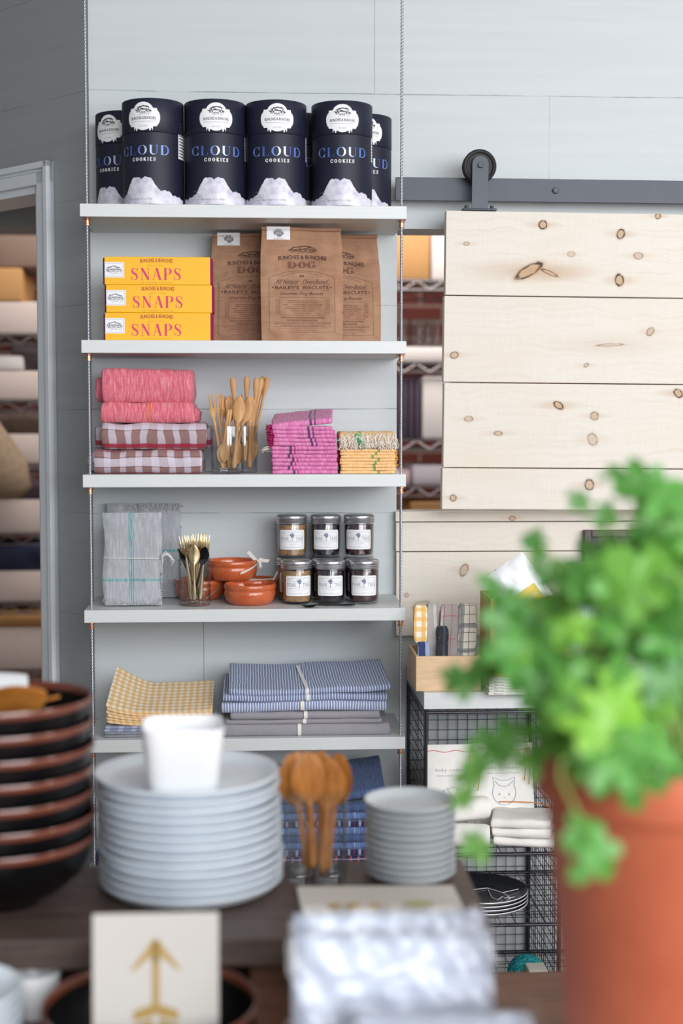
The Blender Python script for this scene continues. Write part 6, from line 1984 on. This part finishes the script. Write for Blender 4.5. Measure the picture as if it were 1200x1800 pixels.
# wrapped packages
g = G('wrapped_white_linen')
m_wl = g.set(g.mix(g.rng(g.noise(g.coord(), 14.0, 3.0), .3, .7), 'BFC4D2', 'D5D9E4'), .6)
g = G('crinkled_wrap')
nz1 = g.noise(g.coord(), 11.0, 2.0, .5)
g.bump(nz1, .15, .006)
m_wl = g.set(g.mix(g.rng(nz1, .3, .7), 'CDD5E8', 'D6DEEF'), .5, coat=.15, spec=.5)
def wrapped(lab, w_, d, h_, loc, rot, seed):
    t = thing('wrapped_linen', lab, 'package', loc, group='cellophane wrapped linens')
    t.rotation_euler = rot
    b = MB()
    n = 26
    def f(face):
        def q(u, v):
            e = lambda s_: math.sqrt(max(0, 1 - (1 - min(1, min(s_, 1 - s_) / .09)) ** 2))
            k = min(e(u), e(v))
            p = Vector(((u - .5) * w_, 0, v * h_))
            nn_ = noise.noise(Vector((u * 6 + seed, v * 6, face))) * .005 + noise.noise(Vector((u * 15 + seed, v * 12, face))) * .0018
            return (p.x, face * (d / 2 * k + nn_ * (.3 + k)), p.z)
        return q
    b.grid(f(-1), n, n); b.grid(f(1), n, n, flip=True)
    b.build('linen_body', m_wl, t, smooth=180)
    b = MB()
    b.grid(lambda u, v: ((u - .5) * w_ * 1.05, -d / 2 - .004 - .005 * noise.noise(Vector((u * 8, v * 8, seed + 3))) - .002 * math.sin(u * 31 + v * 12), -.004 + v * (h_ + .012)), 30, 30)
    b.build('clear_wrap', m_film, t, smooth=180)
    return t
ypk = 1.64
pa, pb_ = P(512, 1620, ypk).x, P(868, 1620, ypk).x
ztp = P(690, 1612, ypk).z
zbt = P(690, 1800, 1.60).z - .05
ztp = P(690, 1618, ypk + .045).z
hwr = (ztp - zbt) / math.cos(R(16))
wrapped('clear wrapped white linen leaning in front against the raised plank', pb_ - pa, .045, hwr, ((pa + pb_) / 2, ypk - .03, zbt), (R(-16), 0, R(0)), 1.0)
wrapped('second clear wrapped white linen standing just behind the front one', (pb_ - pa) * .98, .035, hwr, ((pa + pb_) / 2 + .002, ypk + .022, zbt + .005), (R(-16), 0, R(1)), 5.0)
yp2 = 1.50
p0_ = P(772, 1785, yp2)
b_ = wrapped('clear wrapped white linen lying nearly flat in front of the leaning ones', P(945, 1790, yp2).x - P(600, 1790, yp2).x, .05, .26, (p0_.x, 1.565 - .26 * math.sin(R(68)), P(772, 1774, 1.565).z - .26 * math.cos(R(68)) - .012), (R(-68), 0, R(-2)), 9.0)
# what they stand on
b = MB(); zq = P(772, 1774, 1.565).z - .26 * math.cos(R(68)) - .012 - LZ - .030
b.box((-.10, -.175, 0), (.12, -.02, zq), b=.004)
zstand = p0_.z - .058
tag(b.build('wooden_block', m_table, None, (p0_.x - .02, 1.50, LZ + .0003)), 'brown wooden block under the wrapped linen lying nearly flat', 'block')
b = MB(); b.box((-.10, -.045, 0), (.10, .085, zbt - .010 - LZ), b=.003); tag(b.build('wooden_block', m_table, None, ((pa + pb_) / 2, 1.612, LZ + .0003)), 'brown wooden block carrying the two leaning wrapped linens', 'block')

# ================================================================== potted plant
YPT = 1.48
pr_ = P(1172, 1316, YPT)
rpot = pr_.x - P(946, 1316, YPT).x
m_terra = G('terracotta')
g = m_terra
n1 = g.noise(g.coord(), 7.0, 4.0, .6)
m_terra = g.set(g.mix(g.rng(n1, .3, .7), 'B4583A', 'C76B49'), .7)
HP = pr_.z - LZ
plant = thing('potted_plant', 'leafy green plant with lobed leaves in a tall terracotta pot', 'plant', (pr_.x, YPT, LZ))
rb = rpot * .80
b = MB()
b.lathe([(0, .02), (rb * .62, .02), (rb * .62, 0), (rb * .70, 0), (rb * .72, .006), (rpot * .915, HP - .052), (rpot * .925, HP - .05), (rpot * .985, HP - .048), (rpot, HP - .044), (rpot, HP - .004), (rpot * .99, HP), (rpot * .93, HP), (rpot * .92, HP - .004), (rpot * .86, HP - .1), (rb * .66, .03), (0, .03)], 96)
b.build('pot', m_terra, plant, smooth=40)
b = MB(); b.lathe([(rpot * .89, HP - .040), (rpot * .5, HP - .036), (0, HP - .032)], 48); b.build('soil', M('dark_soil', '2C211B', .95, var=.3, vs=60, bump=.6, bs=120), plant)
g = G('leaf_green')
N = g.N
dif = g.n('ShaderNodeBsdfDiffuse'); trl = g.n('ShaderNodeBsdfTranslucent'); gls = g.n('ShaderNodeBsdfGlossy'); gls.inputs['Roughness'].default_value = .45
s = g.sep(g.coord('UV'))
lc = g.ramp(s[0], [(0.0, '387330'), (0.35, '4B8F3B'), (0.7, '60A648'), (1.0, '84BE38')])
vein = g.math('LESS_THAN', g.math('ABSOLUTE', g.math('SUBTRACT', s[1], .5)), .02)
lc = g.mix(g.math('MULTIPLY', vein, .4), lc, '9CCB7C')
g.put(dif.inputs[0], lc); g.put(trl.inputs[0], g.mix(.4, lc, 'A8E060'))
m1, m2 = g.n('ShaderNodeMixShader'), g.n('ShaderNodeMixShader')
m1.inputs[0].default_value = .38; m2.inputs[0].default_value = .05
g.t.links.new(dif.outputs[0], m1.inputs[1]); g.t.links.new(trl.outputs[0], m1.inputs[2]); g.t.links.new(m1.outputs[0], m2.inputs[1]); g.t.links.new(gls.outputs[0], m2.inputs[2]); g.t.links.new(m2.outputs[0], g.out.inputs[0])
m_leaf = g.m
m_stem = M('green_stem', '7FA050', .6)
LF, ST = MB(), MB()
rl = random.Random(21)
org = plant.location
def leaf(c, size, nrm, up, tone):
    """palmate leaf with toothed lobes"""
    nrm = Vector(nrm).normalized(); up = Vector(up); up = (up - nrm * up.dot(nrm)).normalized(); sd = up.cross(nrm)
    n = 60
    ci = LF.vert(c)
    rim, mid = [], []
    ph = rl.uniform(0, 6)
    for i in range(n):
        a = 2 * math.pi * i / n
        lob = abs(math.cos(2.5 * a)) ** .7
        r = size * (.40 + .60 * lob) * (1 - .12 * abs(math.sin(11 * a + ph))) * (.62 + .38 * (1 + math.cos(a)) / 2 + .1)
        if abs(a - math.pi) < .18: r *= .45
        for k, lst in ((.55, mid), (1.0, rim)):
            rr = r * k
            cup = .22 * rr * rr / size - .16 * rr * (1 - lob) + .12 * rr * math.sin(3 * a + ph)
            lst.append(LF.vert(c + up * rr * math.cos(a) + sd * rr * math.sin(a) - nrm * cup))
    for i in range(n):
        j = (i + 1) % n
        LF.face([ci, mid[i], mid[j]], 0, [(tone, .5), (tone, .3), (tone, .7)])
        LF.face([mid[i], rim[i], rim[j], mid[j]], 0, [(tone, .3), (tone, .3), (tone, .7), (tone, .7)])
def place(px, py, Y, sz, tone=None, droop=.0, stem=True):
    p = P(px, py, Y) - org
    nv = Vector((rl.uniform(-.6, .6), -1 + rl.uniform(-.2, .5), rl.uniform(-.1, 1.1)))
    upv = Vector((rl.uniform(-.9, .9) + (px - 1130) / 400, rl.uniform(-.3, .3), rl.uniform(-.3, 1) - droop))
    leaf(p, sz, nv, upv, rl.random() if tone is None else tone)
    if stem:
        a = Vector((rl.uniform(-.4, .4) * rpot, rl.uniform(-.4, .4) * rpot, HP - .036))
        m_ = a.lerp(p, .5) + Vector((0, 0, .05 * (1 - droop)))
        ST.tube([a, a.lerp(m_, .6), m_, m_.lerp(p, .6) + Vector((0, 0, .008)), p], [.0022, .002, .0017, .0014, .001], 5)
# the crown
for k in range(105):
    while True:
        u, v, w_ = rl.uniform(-1, 1), rl.uniform(-1, 1), rl.uniform(-1, 1)
        if .12 < u * u + v * v + w_ * w_ < 1: break
    px, py = 1080 + 215 * u, 1135 + 170 * v
    if px < 880 + (abs(py - 1150) * .25): continue
    if py < 1010 and px < 960: continue
    if px > 1105 and py > 1235: continue
    place(px, py, YPT + .16 * w_ - .02, rl.uniform(.019, .034), None, 0, k % 2 == 0)
for k in range(16):                    # upper side by the frame edge
    place(rl.uniform(1130, 1230), rl.uniform(890, 1020), YPT + rl.uniform(-.08, .12), rl.uniform(.028, .042), rl.uniform(.3, .9))
for k in range(26):                    # low fringe over the pot rim
    place(rl.uniform(960, 1130), rl.uniform(1230, 1350), YPT - rpot * rl.uniform(.5, 1.1), rl.uniform(.026, .040), rl.uniform(.4, 1.0), .6, k % 3 == 0)
for px, py, Y, sz, tn, dr in ((1160, 868, 1.42, .050, .6, 0), (1090, 838, 1.46, .026, .4, 0), (1135, 850, 1.44, .034, .5, 0), (935, 950, 1.50, .020, .2, 0), (948, 972, 1.50, .020, .3, 0), (1022, 884, 1.48, .018, .3, 0), (1062, 905, 1.46, .022, .4, 0),
        (1085, 1020, 1.38, .044, .75, 0), (1115, 1035, 1.36, .048, .85, 0), (905, 1055, 1.46, .030, .4, 0), (870, 1030, 1.48, .022, .3, 0), (815, 1196, 1.46, .026, .5, .2), (845, 1190, 1.46, .026, .5, .2), (800, 1190, 1.47, .018, .4, .2), (880, 1150, 1.46, .036, .4, 0), (900, 1110, 1.44, .036, .5, 0),
        (930, 1180, 1.42, .042, .5, 0), (960, 1130, 1.40, .042, .6, 0), (980, 1210, 1.40, .044, .6, 0), (860, 1300, 1.47, .022, .7, .8), (845, 1335, 1.47, .024, .75, .9), (828, 1365, 1.48, .022, .8, 1), (818, 1400, 1.48, .020, .8, 1), (838, 1480, 1.49, .022, .8, 1), (850, 1500, 1.49, .016, .8, 1), (880, 1330, 1.46, .020, .7, .6), (900, 1290, 1.44, .030, .6, .4), (930, 1330, 1.42, .026, .75, .7),
        (1030, 1470, 1.24, .034, .6, 1.2), (1050, 1500, 1.23, .034, .65, 1.4), (1015, 1450, 1.25, .022, .6, 1.0), (1110, 1360, 1.24, .036, .6, .8), (1080, 1345, 1.24, .030, .7, .7), (1060, 1260, 1.28, .044, 1.0, .2), (1045, 1290, 1.27, .034, .98, .4), (1085, 1225, 1.30, .040, 1.0, .1), (1020, 1250, 1.30, .036, .8, .2), (1120, 1310, 1.26, .038, .6, .5), (1175, 1345, 1.27, .022, .3, .6), (1165, 1200, 1.34, .040, .2, 0), (1190, 1100, 1.36, .042, .3, 0)):
    place(px, py, Y, sz, tn, dr, dr < .3)
# trailing stem of the hanging leaf
p1_ = P(985, 1370, 1.26) - org; p2_ = P(1020, 1440, 1.25) - org
ST.tube([P(1040, 1300, 1.30) - org, P(985, 1340, 1.27) - org, p1_, p2_, P(1030, 1470, 1.24) - org], [.0022, .002, .0018, .0015, .0012], 5)
LF.build('foliage', m_leaf, plant, smooth=180)
ST.build('stems', m_stem, plant, smooth=180)
